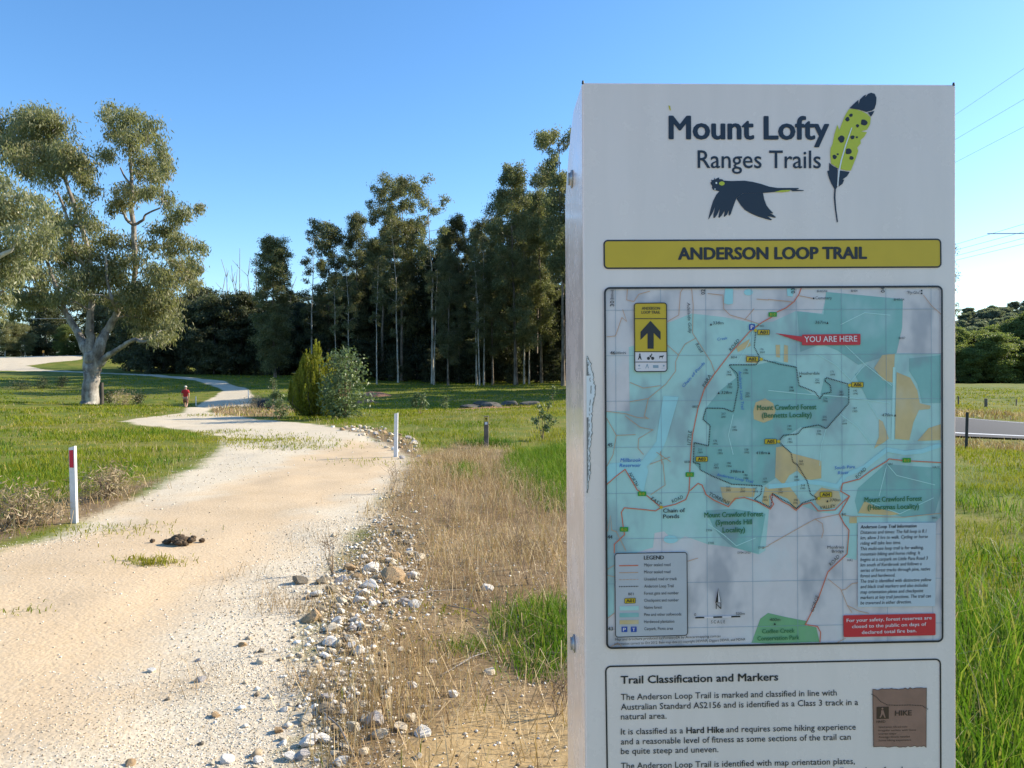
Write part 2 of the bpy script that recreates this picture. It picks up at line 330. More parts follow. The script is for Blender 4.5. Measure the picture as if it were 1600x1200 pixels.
# sealed road beyond the meadow on the right, bending away behind the sign
def road():
    m, t, b = nodes('asphalt'); P = tobj(t); f = noise(t, P, 60, 3, .7); g = noise(t, P, 1.2, 4)
    t.links.new(mixc(t, g, ramp(t, f, [(.3, (.06, .06, .063)), (.7, (.125, .125, .13))]), (.10, .098, .096)), b.inputs['Base Color']); b.inputs['Roughness'].default_value = .9; b.inputs['Specular IOR Level'].default_value = .2
    def strip(o0, o1, dz, name, mat):
        k = 7 if o1 - o0 > 1 else 2; V = []
        for p, n in zip(RL, RNn):
            zc = float(T0(p[0], p[1])[0])
            for o in np.linspace(o0, o1, k): q = p + n * o; V.append((q[0], q[1], float(T0(q[0], q[1])[0]) + .05 + .03 * (1 - (o / 4.2) ** 2) + dz))
        ii = np.arange(len(RL) * k).reshape(len(RL), k); q = np.stack([ii[:-1, :-1], ii[1:, :-1], ii[1:, 1:], ii[:-1, 1:]], 2).reshape(-1, 4)
        return tag(link(name, mesh_np(name, V, quads=q, smooth=True), None, [mat]), kind='structure')
    strip(-4.2, 4.2, 0, 'road', m)
    wp = plain('road_paint', (.72, .72, .70), .6, .15, 8)
    strip(-3.6, -3.42, .006, 'road_edge_line', wp); strip(3.3, 3.5, .006, 'road_edge_line', wp)
road()

# ------------------------------------------------------------------ vegetation builders
def tube(pts, rad, n=6):
    P = np.asarray(pts, float); k = len(P); rad = np.asarray(rad, float)
    tg = np.gradient(P, axis=0); tg /= np.maximum(np.linalg.norm(tg, axis=1, keepdims=True), 1e-9)
    ref = np.array([1., 0, 0]) if abs(tg[0, 0]) < .8 else np.array([0, 1., 0])
    s = np.cross(tg, ref); s /= np.linalg.norm(s, axis=1, keepdims=True); b = np.cross(tg, s)
    a = np.linspace(0, 2 * np.pi, n, endpoint=False)
    V = P[:, None] + rad[:, None, None] * (np.cos(a)[None, :, None] * s[:, None] + np.sin(a)[None, :, None] * b[:, None])
    i = np.arange(k * n).reshape(k, n)
    q = np.stack([i[:-1], np.roll(i[:-1], -1, 1), np.roll(i[1:], -1, 1), i[1:]], 2).reshape(-1, 4)
    return V.reshape(-1, 3), q
class Tubes:
    def __init__(s): s.V = []; s.Q = []; s.n = 0
    def add(s, p, r, n=6):
        v, q = tube(p, r, n); s.V.append(v); s.Q.append(q + s.n); s.n += len(v)
    def mesh(s, name): return mesh_np(name, np.vstack(s.V), quads=np.vstack(s.Q), smooth=True)
def leaves(Cn, d, L, Wd, g, rnd=None, flat=0.0):
    n = len(Cn); d = d / np.maximum(np.linalg.norm(d, axis=1, keepdims=True), 1e-9)
    s = np.cross(d, g.normal(size=(n, 3))); s /= np.maximum(np.linalg.norm(s, axis=1, keepdims=True), 1e-9)
    nn = np.cross(d, s)
    L = np.broadcast_to(L, n)[:, None]; Wd = np.broadcast_to(Wd, n)[:, None]
    V = np.stack([Cn - d * L / 2, Cn + s * Wd / 2 - d * L * .1 + nn * Wd * .15, Cn + d * L / 2, Cn - s * Wd / 2 - d * L * .1 + nn * Wd * .15], 1).reshape(-1, 3)
    q = np.arange(n * 4).reshape(n, 4)
    if rnd is None: rnd = g.random(n)
    return V, q, np.repeat(rnd, 4)
def cloud(centers, radii, per, g, L, Wd, subs=9, sub_r=.30, droop=.7, upbias=.35):
    Vs, Qs, Rs, o = [], [], [], 0
    for c, r in zip(np.asarray(centers, float), np.asarray(radii, float)):
        r = np.broadcast_to(r, 3); k = max(20, int(per * (1.5 if .2 < L < .29 and per < 400 else 1) * (r[0] * r[1] * r[2]) ** (1 / 1.5)))
        u = g.normal(size=(subs, 3)); u /= np.linalg.norm(u, axis=1, keepdims=True); u *= (g.random(subs) ** .4)[:, None]
        u[:, 2] = u[:, 2] * .8 + upbias * .4
        w_ = g.integers(0, subs, k)
        off = g.normal(size=(k, 3)) * sub_r * np.array([1, 1, .75])
        pts = c + (u[w_] * .8 + off) * r
        d = g.normal(size=(k, 3)) * .8 + off * .5; d[:, 2] -= droop
        rr_ = np.clip(g.random(k) * .8 + (hash2(np.array([int(c[0] * 50)]), np.array([int(c[2] * 50)]), 3)[0] - .5) * .3 + .1, 0, 1)
        v, q, rn = leaves(pts, d, L * (.7 + .6 * g.random(k)), Wd * (.7 + .6 * g.random(k)), g, rr_)
        Vs.append(v); Qs.append(q + o); Rs.append(rn); o += len(v)
    return np.vstack(Vs), np.vstack(Qs), np.concatenate(Rs)
def attach(tb, nodes_, clumps, radii, g, twig=.03, n=4, fan=3):
    P = [np.asarray(p, float) for p, _ in nodes_]; Rd = [r for _, r in nodes_]
    order = np.argsort([min(np.linalg.norm(c - p) for p in P) for c in clumps])
    for i in order:
        c = np.asarray(clumps[i], float); A = np.array(P)
        dv = c - A; dist = np.linalg.norm(dv, axis=1) + 1.5 * np.maximum(0, -dv[:, 2]) + .3 * np.maximum(0, .3 - dv[:, 2])
        j = int(np.argmin(dist)); p = A[j]; L = np.linalg.norm(c - p)
        if L < .05: continue
        mid = (p + c) / 2 + np.array([*g.normal(size=2) * .08 * L, .10 * L])
        q1 = p * .7 + mid * .3 + g.normal(size=3) * .03 * L
        q3 = c * .6 + mid * .4 + g.normal(size=3) * .04 * L
        ra = min(Rd[j] * .62, twig * (1 + .35 * L)); rb = max(twig * .3, ra * .35)
        tb.add([p, q1, mid, q3, c], np.linspace(ra, rb, 5), n)
        for f in (q1, mid, q3, c): P.append(f); Rd.append(ra * .75)
        rc = np.max(radii[i])
        for _ in range(fan):
            e = c + g.normal(size=3) * rc * .45; tb.add([c, (c + e) / 2 + g.normal(size=3) * .06 * rc, e], [rb, rb * .7, rb * .4], 3)
def crown_mesh(name, V, q, r): return mesh_np(name, V, quads=q, attrs={'rnd': r})

def proc_gum(seed, H=24, bare=.45, cr=3.0, nc=34, rc=1.25, per=230, tr=.22, L=.27, Wd=.105, profile='round', flat=1.0, mat='gum_leaf', bark='gum_bark', lean=.6):
    g = np.random.default_rng(seed); tb = Tubes(); k = 12
    z = np.linspace(-.3, H * .93, k); wig = np.cumsum(g.normal(size=(k, 2)) * .10, 0) * np.linspace(0, 1.2, k)[:, None] + np.linspace(0, 1, k)[:, None] ** 1.5 * g.normal(size=2) * lean
    tp = np.c_[wig, z]; rad = tr * (1 - .86 * np.linspace(0, 1, k) ** .9); rad[0] *= 1.35
    tb.add(tp, rad, 8)
    cl, ra = [], []; ga = g.random() * 6.28
    for i in range(nc):
        u = (i + .5) / nc; t = bare + (1 - bare) * u; ga += 2.4 + g.normal() * .4
        if profile == 'round': pr = math.sin(math.pi * min(1, .12 + u * .86)) ** .7
        elif profile == 'umbrella': pr = .35 + .65 * u ** 1.3 if u < .85 else .75
        elif profile == 'column': pr = .55 + .45 * math.sin(math.pi * u)
        else: pr = (1 - u) ** .7
        r_ = cr * pr * (.35 + .65 * g.random() ** .6); zc = t * H
        base = np.array([np.interp(zc, z, tp[:, 0]), np.interp(zc, z, tp[:, 1])])
        s = rc * (.6 + .7 * g.random())
        cl.append([base[0] + r_ * math.cos(ga), base[1] + r_ * math.sin(ga), min(zc + g.normal() * .5, H - s * .5)]); ra.append([s, s, s * flat])
    nd = [(tp[i] * (1 - f) + tp[i + 1] * f, rad[i]) for i in range(3, k - 1) for f in (0, .5)] + [(tp[-1], rad[-1])]
    attach(tb, nd, cl, ra, g, .028, 4, 2)
    V, q, r = cloud(cl, ra, per, g, L, Wd, 8, .24)
    a, b = tb.mesh('trunk'), crown_mesh('crown', V, q, r)
    a.materials.append(M[bark]); b.materials.append(M[mat])
    return a, b, float(np.percentile(V[:, 2], 99.7))
def plant(name, meshes, loc, rz, sc, label, cat, group=None, szx=1.0):
    a, b, H = meshes
    o = empty(name, loc, rz); o.scale = (sc * szx, sc * szx, sc)
    if a: link('trunk', a, o)
    if b: link('crown', b, o)
    return tag(o, label, cat, group)
def bushy(seed, H=9, cr=2.6, nc=46, rc=1.1, per=260, L=.30, Wd=.13, mat='dark_leaf', bark='dark_bark', low=.04, prof='round', tr=.14):
    return proc_gum(seed, H, low, cr, nc, rc, per, tr, L, Wd, prof, .9, mat, bark, .3)

VAR = {
    'umbrella': [proc_gum(11, 25, .36, 3.3, 38, 1.3, 270, .24, profile='umbrella'), proc_gum(12, 25, .40, 3.0, 36, 1.25, 270, .22, profile='umbrella')],
    'sparse': [proc_gum(21, 25, .46, 2.6, 22, 1.0, 200, .17, profile='umbrella', bark='pale_bark'), proc_gum(22, 25, .30, 2.2, 34, .9, 200, .16, profile='round', bark='pale_bark')],
    'dense': [proc_gum(31, 25, .20, 3.3, 62, 1.35, 270, .26), proc_gum(32, 25, .24, 3.0, 56, 1.3, 270, .25), proc_gum(33, 25, .18, 3.7, 68, 1.4, 260, .27)],
    'column': [proc_gum(47, 22, .10, 2.0, 95, 1.2, 300, .2, profile='column', flat=1.1), proc_gum(42, 22, .22, 1.8, 44, 1.1, 280, .2, profile='column')],
    'dark': [bushy(51, 10, 2.4, 50), bushy(52, 10, 2.9, 54), bushy(53, 12, 2.2, 54, prof='cone'), bushy(54, 9, 3.0, 50)],
    'round': [bushy(61, 16, 5.8, 46, 2.0, 420, .36, .19, 'round_leaf', tr=.35, low=.02), bushy(62, 15, 6.2, 48, 2.1, 420, .36, .19, 'round_leaf', tr=.35, low=.03), bushy(63, 18, 5.3, 50, 2.0, 420, .36, .19, 'round_leaf', tr=.4, low=.05)],
    'far': [bushy(71, 9, 4.2, 24, 1.9, 120, .7, .4, 'far_leaf', low=.3, tr=.25), bushy(72, 10, 4.6, 22, 2.0, 120, .7, .4, 'far_leaf', low=.45, tr=.25)],
    'mid': [proc_gum(81, 12, .2, 3.0, 40, 1.3, 250, .2, mat='gum_leaf_big', bark='pale_bark'), proc_gum(82, 11, .25, 3.2, 36, 1.35, 250, .18, mat='gum_leaf_big', bark='pale_bark')],
}
def stand(px, ytop, d, kind, i, label, cat='tree', group=None, name='gum_tree', wid=1.0):
    p = W(px, 600, d); x, y = p[0], p[1]; z = Tz(x, y) - .1; ztop = W(px, ytop, d)[2]
    ms = VAR[kind][i % len(VAR[kind])]; sc = (ztop - z) / ms[2]
    return plant(name, ms, (x, y, z), (px * 1.37 + d) % 6.28, sc, label, cat, group, wid)

FG = 'trees of the wood behind the meadow'
main_trees = [
    (430, 372, 96, 'column', 0, 'columnar gum tree clothed in leaves to the ground, standing clear above low dark trees', 1.2),
    (487, 345, 100, 'sparse', 1, 'slender gum tree with thin see-through crown beside the dead bare snags', 1),
    (513, 348, 104, 'column', 1, 'leafy upright gum tree just right of the thin see-through one', 1.1),
    (560, 335, 106, 'dense', 1, 'medium gum tree at the left shoulder of the tall cluster in the wood', .8),
    (597, 277, 101, 'umbrella', 0, 'tall gum tree with flat topped crown above the olive conical shrub', .9),
    (628, 284, 97, 'umbrella', 1, 'tall gum tree with long sunlit tan trunk rising from the meadow edge', .9),
    (676, 286, 94, 'sparse', 0, 'very slim gum tree with bare pole trunk and little umbrella crown', 1.15),
    (652, 350, 105, 'dense', 0, 'dark bushy gum tree filling the gap between the slim umbrella crowned ones', .85),
    (612, 352, 108, 'dense', 2, 'dark gum tree tucked behind the tan trunked one', .8),
    (718, 338, 101, 'dense', 1, 'gum tree with rounded crown right of the slim bare pole one', .85),
    (757, 340, 98, 'umbrella', 1, 'gum tree with airy domed crown in the middle of the wood', .85),
    (785, 300, 106, 'dense', 0, 'broad dark gum tree left of the tall pair beside the sign', .9),
    (806, 260, 92, 'dense', 2, 'large dark gum tree with thick black trunk near the sign', .85),
    (846, 300, 97, 'dense', 1, 'dark gum tree whose lower crown meets the sign edge', .85),
    (838, 258, 104, 'umbrella', 0, 'gum tree with open crown peeping up behind the large dark one', .8),
    (880, 200, 88, 'umbrella', 1, 'tallest gum tree of the wood, its top half hidden behind the sign', .85),
    (935, 205, 92, 'dense', 2, 'tall gum tree standing fully behind the left part of the sign', .9),
    (1010, 250, 96, 'dense', 0, 'gum tree standing behind the middle of the sign', .9),
    (700, 400, 90, 'dense', 0, 'short dark gum tree in front of the rounded crowned one', .8),
    (745, 410, 91, 'sparse', 1, 'thin pale stemmed young gum tree at the front of the wood', 1.2),
    (770, 395, 93, 'dense', 1, 'short dark gum tree at the front of the wood below the broad one', .8),
]
for a in main_trees: stand(a[0], a[1], a[2], a[3], a[4], a[5], group=FG, wid=a[6])
g = np.random.default_rng(5)
for i in range(20):          # the packed low trees left of the tall cluster
    px = 205 + i * 14.5 + g.normal() * 4
    stand(px, 474 + g.normal() * 12 + (10 if px > 440 else 0), 104 + g.random() * 12, 'dark', i, 'low dark tree in the packed stand behind the bend of the gravel track', group='low dark trees behind the track bend', name='dark_tree', wid=1.05)
for i in range(26):          # and the shade trees under the tall gums
    px = 490 + i * 17.5 + g.normal() * 6
    stand(px, 455 + g.normal() * 26 - .05 * (px - 490), 100 + g.random() * 16, 'dark', i + 1, 'dark understorey tree in the shade beneath the tall gums', group='understorey trees beneath the tall gums', name='dark_tree', wid=.9)
for i in range(24):          # back rows close the wood
    px = 190 + i * 34 + g.normal() * 8
    stand(px, 468 + g.normal() * 10, 130 + g.random() * 14, 'dark', i, 'dark tree in the back row closing off the wood', group='trees in the back rows of the wood', name='dark_tree', wid=1.35)
for i in range(17):
    px = 545 + i * 21 + g.normal() * 10
    stand(px, 385 - .12 * (px - 545) + g.normal() * 28, 106 + g.random() * 22, ('dense', 'sparse')[i % 2], i // 2, 'gum tree in the shadowed rows behind the tall ones', group='gum trees in the shadowed rows', wid=.9)
for i in range(9):
    px = 510 + i * 42 + g.normal() * 17
    stand(px, 395 - .16 * (px - 505) + g.normal() * 32, 88 + g.random() * 7, 'sparse', i, 'slim pale stemmed young gum along the front of the wood', group='slim young gums along the front of the wood', wid=.85)
for i in range(16):          # slim dark stems among the trunks, low at the wood's edge
    px = 500 + i * 24 + g.normal() * 8
    stand(px, 545 + g.normal() * 14, 96 + g.random() * 8, 'dark', i + 2, 'low dark bush between the trunks at the meadow edge of the wood', 'bush', 'bushes between the trunks of the wood', 'wood_bush', 1.3)
for k, (x, y) in enumerate([(21, 68), (29, 76), (36, 84), (27, 92), (44, 90), (17, 78), (8, 58), (14, 58), (20, 61), (13, 67), (27, 65), (34, 71), (42, 77)]):
    plant('gum_tree', VAR['dense'][k % 3], (x, y, Tz(x, y)), k * 1.9, 1.0 if k < 6 else .78, 'tall gum tree hidden behind the sign, shading the far meadow', 'tree', 'gum trees hidden behind the sign')
# dead snags
for k, (px, yt) in enumerate([(352, 428), (357, 405), (366, 415), (378, 388), (389, 402), (401, 400), (372, 420), (459, 432), (545, 420)]):
    p = W(px, 600, 122); z = Tz(p[0], p[1]); H = W(px, yt, 122)[2] - z; gg = np.random.default_rng(300 + k); tb = Tubes()
    cl_ = [np.array([gg.normal() * .05 * s, gg.normal() * .05 * s, H * s / 6]) for s in range(7)]
    tb.add(cl_, np.linspace(.15, .035, 7), 5)
    o = empty('dead_tree', (p[0], p[1], z)); nd = [(c, .06) for c in cl_[3:]]
    tips = [cl_[j] + np.array([gg.normal() * .7, gg.normal() * .7, .9 + gg.random()]) for j in (3, 4, 4, 5, 5)]
    sh = Tubes()
    for j, tip in zip((3, 4, 4, 5, 5), tips): sh.add([cl_[j], (cl_[j] + tip) / 2 + gg.normal(size=3) * .08, tip], [.045, .035, .02], 4)
    link('trunk', tb.mesh('trunk'), o, [M['dead_wood']]); link('crown', sh.mesh('crown'), o, [M['dead_wood']])
    tag(o, ['bare dead tree, shortest pole at the outer left of the snags', 'bare dead tree second from the left among the snags', 'bare dead tree in the left half of the snags, between two taller ones', 'tallest bare dead tree among the snags', 'bare dead tree just right of the tallest snag', 'bare dead tree nearest the columnar gum on its left', 'short bare dead tree crowding the tallest snag on its left', 'lone bare dead tree between the columnar gum and the thin see-through gum', 'thin bare dead pole rising left of the tall gum cluster'][k], 'dead tree', 'bare dead snags above the low trees')
# trees behind the far track on the left
for k, (px, yt, d, kind, lab) in enumerate([(-60, 470, 142, 'mid', 'pale gum tree behind the far gravel road, outermost on the left'), (8, 500, 140, 'mid', 'pale stemmed small gum tree at the left end behind the far gravel road'), (40, 505, 143, 'mid', 'pale small gum tree behind the far gravel road left of the yellow marker'), (-20, 455, 155, 'dense', 'dark gum tree behind the pale small ones by the far road'), (75, 470, 150, 'dark', 'dark dense tree behind the yellow marker by the far road'), (104, 508, 139, 'round', 'rounded mid green bush tree by the far road, left of the big gum trunk'), (60, 440, 165, 'dense', 'dark tall gum tree behind the yellow marker and the rounded bush tree'), (120, 450, 160, 'dark', 'dark tree seen through the fork of the big gum'), (160, 460, 150, 'dark', 'dark tree behind the big gum trunk on its right'), (200, 450, 148, 'dark', 'dark dense tree behind the low right limb of the big gum'), (235, 470, 142, 'dark', 'dark dense tree between the big gum and the packed low stand'), (-110, 440, 150, 'dense', 'dark gum tree beyond the left end of the far gravel road'), (-35, 505, 160, 'dark', 'dark bush tree filling the gap behind the outermost pale gum'), (20, 505, 162, 'dark', 'dark bush tree behind the pale stemmed small gum'), (55, 500, 160, 'dark', 'dark bush tree between the pale small gum and the yellow marker')]):
    stand(px, yt, d, kind, k, lab, group='trees behind the far gravel road', wid=1.2)

for k, px in enumerate((-75, -30, 5, 35, 62, 95, 125)): stand(px, 522 + 6 * (k % 3), 150 + 3 * (k % 2), 'dark', k, 'low dark bush among those closing the gaps behind the far gravel road', 'bush', 'low bushes behind the far gravel road', 'road_bush', 1.9)
# ---- big gum on the left
def px_tree(name, base_px, D, limbs, clumps, per, L, Wd, leaf, bark, label, seed, depth_j=2.2, extra=.5, group=None, twig=.05, subs=9, fill=.4):
    g = np.random.default_rng(seed); p0 = W(base_px[0], base_px[1], D); z0 = Tz(p0[0], p0[1]); s = D / FPX
    org = np.array([p0[0], p0[1], z0])
    def L3(px, py, dd=0): return W(px, py, D + dd) - org
    o = empty(name, org); tb = Tubes(); nd = []; round_ = 1.0
    for pts in limbs:
        P = np.array([L3(a, b, c) for a, b, c, _ in pts]); rad = np.array([q * s / 2 for *_, q in pts])
        m = max(6, len(P) * 4); ti = np.linspace(0, len(P) - 1, m)
        cp = []
        for t in ti:   # Catmull-Rom through the limb points
            i = min(int(t), len(P) - 2); f = t - i; pm = P[max(i - 1, 0)]; pa, pb = P[i], P[i + 1]; pn = P[min(i + 2, len(P) - 1)]
            cp.append(.5 * ((2 * pa) + (-pm + pb) * f + (2 * pm - 5 * pa + 4 * pb - pn) * f * f + (-pm + 3 * pa - 3 * pb + pn) * f ** 3))
        rr_ = np.interp(ti, range(len(P)), rad); cp = np.array(cp) + g.normal(size=(m, 3)) * rr_[:, None] * .12
        tb.add(cp, rr_, 10); nd += [(c, r) for c, r in zip(cp, rr_) if c[2] > 2.5 or len(pts) < 3]
    cl, ra = [], []
    for cx, cy, rx, ry in clumps:
        for e in range(1 + (g.random() < extra)):
            dd = g.normal() * depth_j
            cl.append(L3(cx + e * g.normal() * rx * .5, cy + e * g.normal() * ry * .5, dd)); ra.append([rx * s * (1.0 if not e else .8), rx * s, (ry * .7 + rx * .4) * s])
    K = np.array(cl); m_ = len(K)
    for _ in range(int(m_ * fill)):
        i = g.integers(m_); j = np.argsort(np.linalg.norm(K - K[i], axis=1))[1 + g.integers(5)]
        if np.linalg.norm(K[i] - K[j]) < 3.2: cl.append((K[i] + K[j]) / 2 + g.normal(size=3) * .35); ra.append(np.array(ra[i]) * .62)
    attach(tb, nd, cl, ra, g, twig, 5, 4)
    V, q, r = cloud(cl, ra, per, g, L, Wd, subs, .36, 1.5, .25)
    link('trunk', tb.mesh('trunk'), o, [M[bark]]); link('crown', crown_mesh('crown', V, q, r), o, [M[leaf]])
    return tag(o, label, 'tree', group)
limbs = [
    [(139, 640, 0, 32), (140, 628, 0, 26), (141, 600, 0, 23), (143, 575, 0, 25), (145, 558, 0, 24), (146, 548, 0, 12)],
    [(143, 590, 0, 14), (141, 566, 0, 17), (133, 545, 0, 14), (122, 520, .5, 11), (104, 492, 1, 9), (96, 470, 1, 7), (82, 435, 1, 6), (72, 400, 1, 5)],
    [(104, 492, 1, 6), (80, 468, 1.5, 4), (48, 452, 2, 3.5), (20, 440, 2, 3)],
    [(143, 590, 0, 14), (143, 562, 0, 17), (140, 530, 0, 13), (141, 500, 0, 11), (143, 470, 0, 9), (142, 430, -.5, 8), (137, 390, -.5, 7), (128, 355, -.5, 6.5), (115, 318, -.5, 6), (100, 275, 0, 5), (88, 235, 0, 4), (75, 200, 0, 3)],
    [(142, 430, -.5, 6), (120, 400, -1, 6), (111, 375, -1, 5.5), (105, 340, -1, 4), (90, 300, -1, 3)],
    [(144, 592, 0, 14), (148, 566, 0, 21), (156, 540, 0, 17), (165, 520, .5, 13), (176, 502, .5, 11), (184, 488, .5, 9), (200, 462, 1, 8), (209, 440, 1, 7.5), (211, 400, 1, 8), (209, 370, 1, 8), (209, 352, 1, 8), (205, 325, 1, 7), (206, 290, 1, 6), (204, 260, 1, 5), (203, 215, 1, 3)],
    [(209, 352, 1, 5), (200, 345, .5, 5), (194, 335, .5, 4), (188, 318, 0, 3)], [(209, 352, 1, 5), (224, 343, 1, 4), (228, 335, 1, 3), (250, 325, 1, 2.5)], [(205, 325, 1, 4), (215, 312, 1, 3), (224, 309, 1, 2)],
    [(206, 290, 1, 4), (196, 278, 1, 3), (188, 262, 1, 2)],
    [(144, 598, 0, 10), (151, 576, 0, 15), (162, 562, 0, 11), (175, 552, -.5, 8), (192, 541, -1, 7), (210, 531, -1.5, 6), (225, 534, -2, 5), (245, 528, -2, 4)],
    [(184, 488, .5, 7), (176, 470, -1, 5), (168, 440, -1, 4), (165, 400, -1, 3)], [(200, 462, 1, 5), (235, 445, 1, 4), (270, 430, 1, 3), (295, 400, 1, 2)],
]
clumps = [(60, 185, 26, 24), (88, 200, 26, 24), (105, 235, 28, 26), (62, 225, 28, 26), (88, 255, 26, 22), (118, 268, 26, 22), (70, 282, 24, 20), (135, 292, 18, 18), (25, 205, 28, 24), (8, 240, 24, 26), (-15, 215, 26, 24), (30, 255, 24, 22), (45, 210, 20, 22),
    (170, 182, 16, 13), (203, 186, 25, 15), (232, 208, 24, 20), (195, 218, 26, 18), (252, 238, 16, 20), (163, 245, 17, 16), (218, 252, 22, 12), (245, 275, 20, 18), (180, 205, 18, 16), (262, 262, 12, 12),
    (202, 305, 20, 14), (226, 300, 20, 16), (188, 322, 14, 14), (258, 312, 16, 18), (285, 338, 20, 15), (310, 330, 10, 10), (252, 362, 22, 14), (288, 384, 22, 13), (316, 392, 11, 13), (258, 398, 20, 12), (302, 410, 14, 12), (268, 345, 14, 12),
    (142, 355, 22, 16), (112, 322, 20, 15), (168, 372, 20, 15), (128, 395, 28, 18), (172, 408, 28, 18), (205, 408, 24, 17), (155, 440, 30, 16), (108, 412, 24, 18), (92, 350, 20, 18), (88, 440, 26, 16), (128, 430, 22, 16), (185, 436, 24, 16),
    (235, 428, 28, 16), (264, 440, 28, 17), (226, 464, 30, 16), (262, 478, 26, 15), (216, 496, 26, 14), (248, 508, 24, 14), (200, 470, 20, 14), (288, 430, 20, 15), (300, 452, 14, 12), (240, 530, 20, 10), (262, 524, 14, 10), (222, 518, 18, 10),
    (50, 430, 28, 18), (62, 468, 28, 14), (30, 468, 24, 15), (96, 470, 20, 12), (10, 440, 24, 20), (120, 455, 20, 12), (45, 395, 24, 18), (75, 375, 22, 18), (140, 470, 16, 10), (20, 490, 20, 12), (175, 478, 14, 9)]
px_tree('gum_tree', (140, 632), 48, limbs, clumps, 700, .26, .07, 'gum_leaf_big', 'old_bark', 'big spreading gum tree with pale forked trunk on the grass left of the track', 91, 1.9, 1.0)
# nearer gum whose foliage hangs in from the left
limbs2 = [[(-150, 690, 0, 60), (-148, 640, 0, 52), (-140, 560, 0, 46), (-120, 470, 0, 36), (-95, 400, 0, 26), (-60, 340, 0, 18), (-30, 310, 0, 10)], [(-120, 470, 0, 22), (-70, 440, -.5, 14), (-20, 410, -1, 9), (20, 390, -1, 5)], [(-130, 510, 0, 18), (-80, 490, 0, 12), (-30, 470, 0, 8), (5, 455, 0, 4)]]
clumps2 = [(5, 290, 22, 20), (30, 305, 20, 18), (-20, 280, 34, 30), (55, 318, 18, 14), (20, 335, 28, 22), (58, 345, 22, 16), (72, 368, 14, 12), (-10, 340, 40, 34), (30, 372, 30, 20), (55, 395, 18, 13), (8, 400, 34, 26), (-30, 400, 40, 34), (35, 418, 14, 13), (10, 440, 20, 18), (-20, 450, 34, 24), (8, 468, 14, 14), (2, 492, 13, 12), (-40, 490, 30, 22), (-60, 320, 45, 40), (-90, 280, 45, 36), (-110, 360, 45, 40), (-150, 300, 45, 40), (-180, 380, 45, 40), (-75, 420, 40, 34), (70, 330, 12, 10)]
px_tree('gum_tree', (-150, 690), 27, limbs2, clumps2, 1100, .18, .055, 'grey_leaf', 'pale_bark', 'nearer grey green gum tree whose drooping foliage hangs in from the left', 92, 1.0, .8, twig=.03, subs=12)
# thin trunk beside the big gum
p = W(158, 603, 56); z = Tz(p[0], p[1]); o = empty('tree_stump', (p[0], p[1], z)); tb = Tubes(); tb.add([(0, 0, -.1), (.02, 0, .9), (.0, .05, 1.9)], [.2, .16, .14], 7)
tb.add([(0, .05, 1.88), (0, .05, 1.9)], [.14, .002], 7); link('trunk', tb.mesh('trunk'), o, [M['dark_bark']]); tag(o, 'dark broken stump just right of the big gum trunk', 'stump')

# right side: trees across the field, hill with trees
for k, (px, yt, d, lab) in enumerate([(1400, 498, 196, 'round crowned tree across the field, mostly behind the sign'), (1450, 495, 200, 'round crowned tree across the field, tucked behind the sign'), (1497, 514, 192, 'mid green round tree across the field, first to show past the sign edge'), (1528, 518, 196, 'lighter round tree across the field between two darker ones'), (1552, 522, 186, 'lower rounded tree in front of the tree row across the field'), (1585, 500, 194, 'dark tall round tree across the field near the picture edge'), (1625, 486, 192, 'large dark round tree across the field reaching the picture edge'), (1560, 510, 206, 'dark round tree at the back of the tree row across the field'), (1515, 545, 184, 'small bushy tree low in front of the row across the field'), (1600, 540, 184, 'small bushy tree low before the large dark round one'), (1680, 480, 195, 'round tree across the field beyond the picture edge')]):
    stand(px, yt, d, 'round', k, lab, group='round trees across the field', name='round_tree', wid=1.15 if yt < 520 else 1.6)
def hill_z(x, y): return 61 * np.exp(-((x - 520) / 330.0) ** 2) * np.exp(-((y - 560) / 120.0) ** 2) - 3
hx, hy = np.meshgrid(np.linspace(60, 1100, 90), np.linspace(330, 900, 60)); hz = hill_z(hx, hy) + 3 * vn(hx, hy, 40, 9)
ii = np.arange(hx.size).reshape(hx.shape); hq = np.stack([ii[:-1, :-1], ii[:-1, 1:], ii[1:, 1:], ii[1:, :-1]], 2).reshape(-1, 4)
M['hill'] = plain('hill_scrub', (.10, .12, .06), .95, .35, .05)
tag(link('hill', mesh_np('hill', np.c_[hx.ravel(), hy.ravel(), hz.ravel()], quads=hq, smooth=True), None, [M['hill']]), kind='structure')
g = np.random.default_rng(8)
HL = {0: 'flat topped tree standing alone on the ridge of the far hill', 1: 'round tree on the far ridge nearest the sign edge', 2: 'tree on the far ridge between the two others on the skyline'}
for k in range(150):
    if k < 3: px, d = [(1560, 545), (1512, 545), (1533, 545)][k]
    else: px, d = 1440 + g.random() * 230, 430 + g.random() * 115
    p = W(px, 500, d); z = float(hill_z(p[0], p[1])) + 1; ms = VAR['far'][k % 2]
    sc = (.65 + .35 * g.random()) * (.9 if k < 3 else 1)
    plant('hill_tree', ms, (p[0], p[1], z), k * 1.3, sc, HL.get(k, 'small grey green tree on the slope of the far hill'), 'tree', 'trees on the far hill')

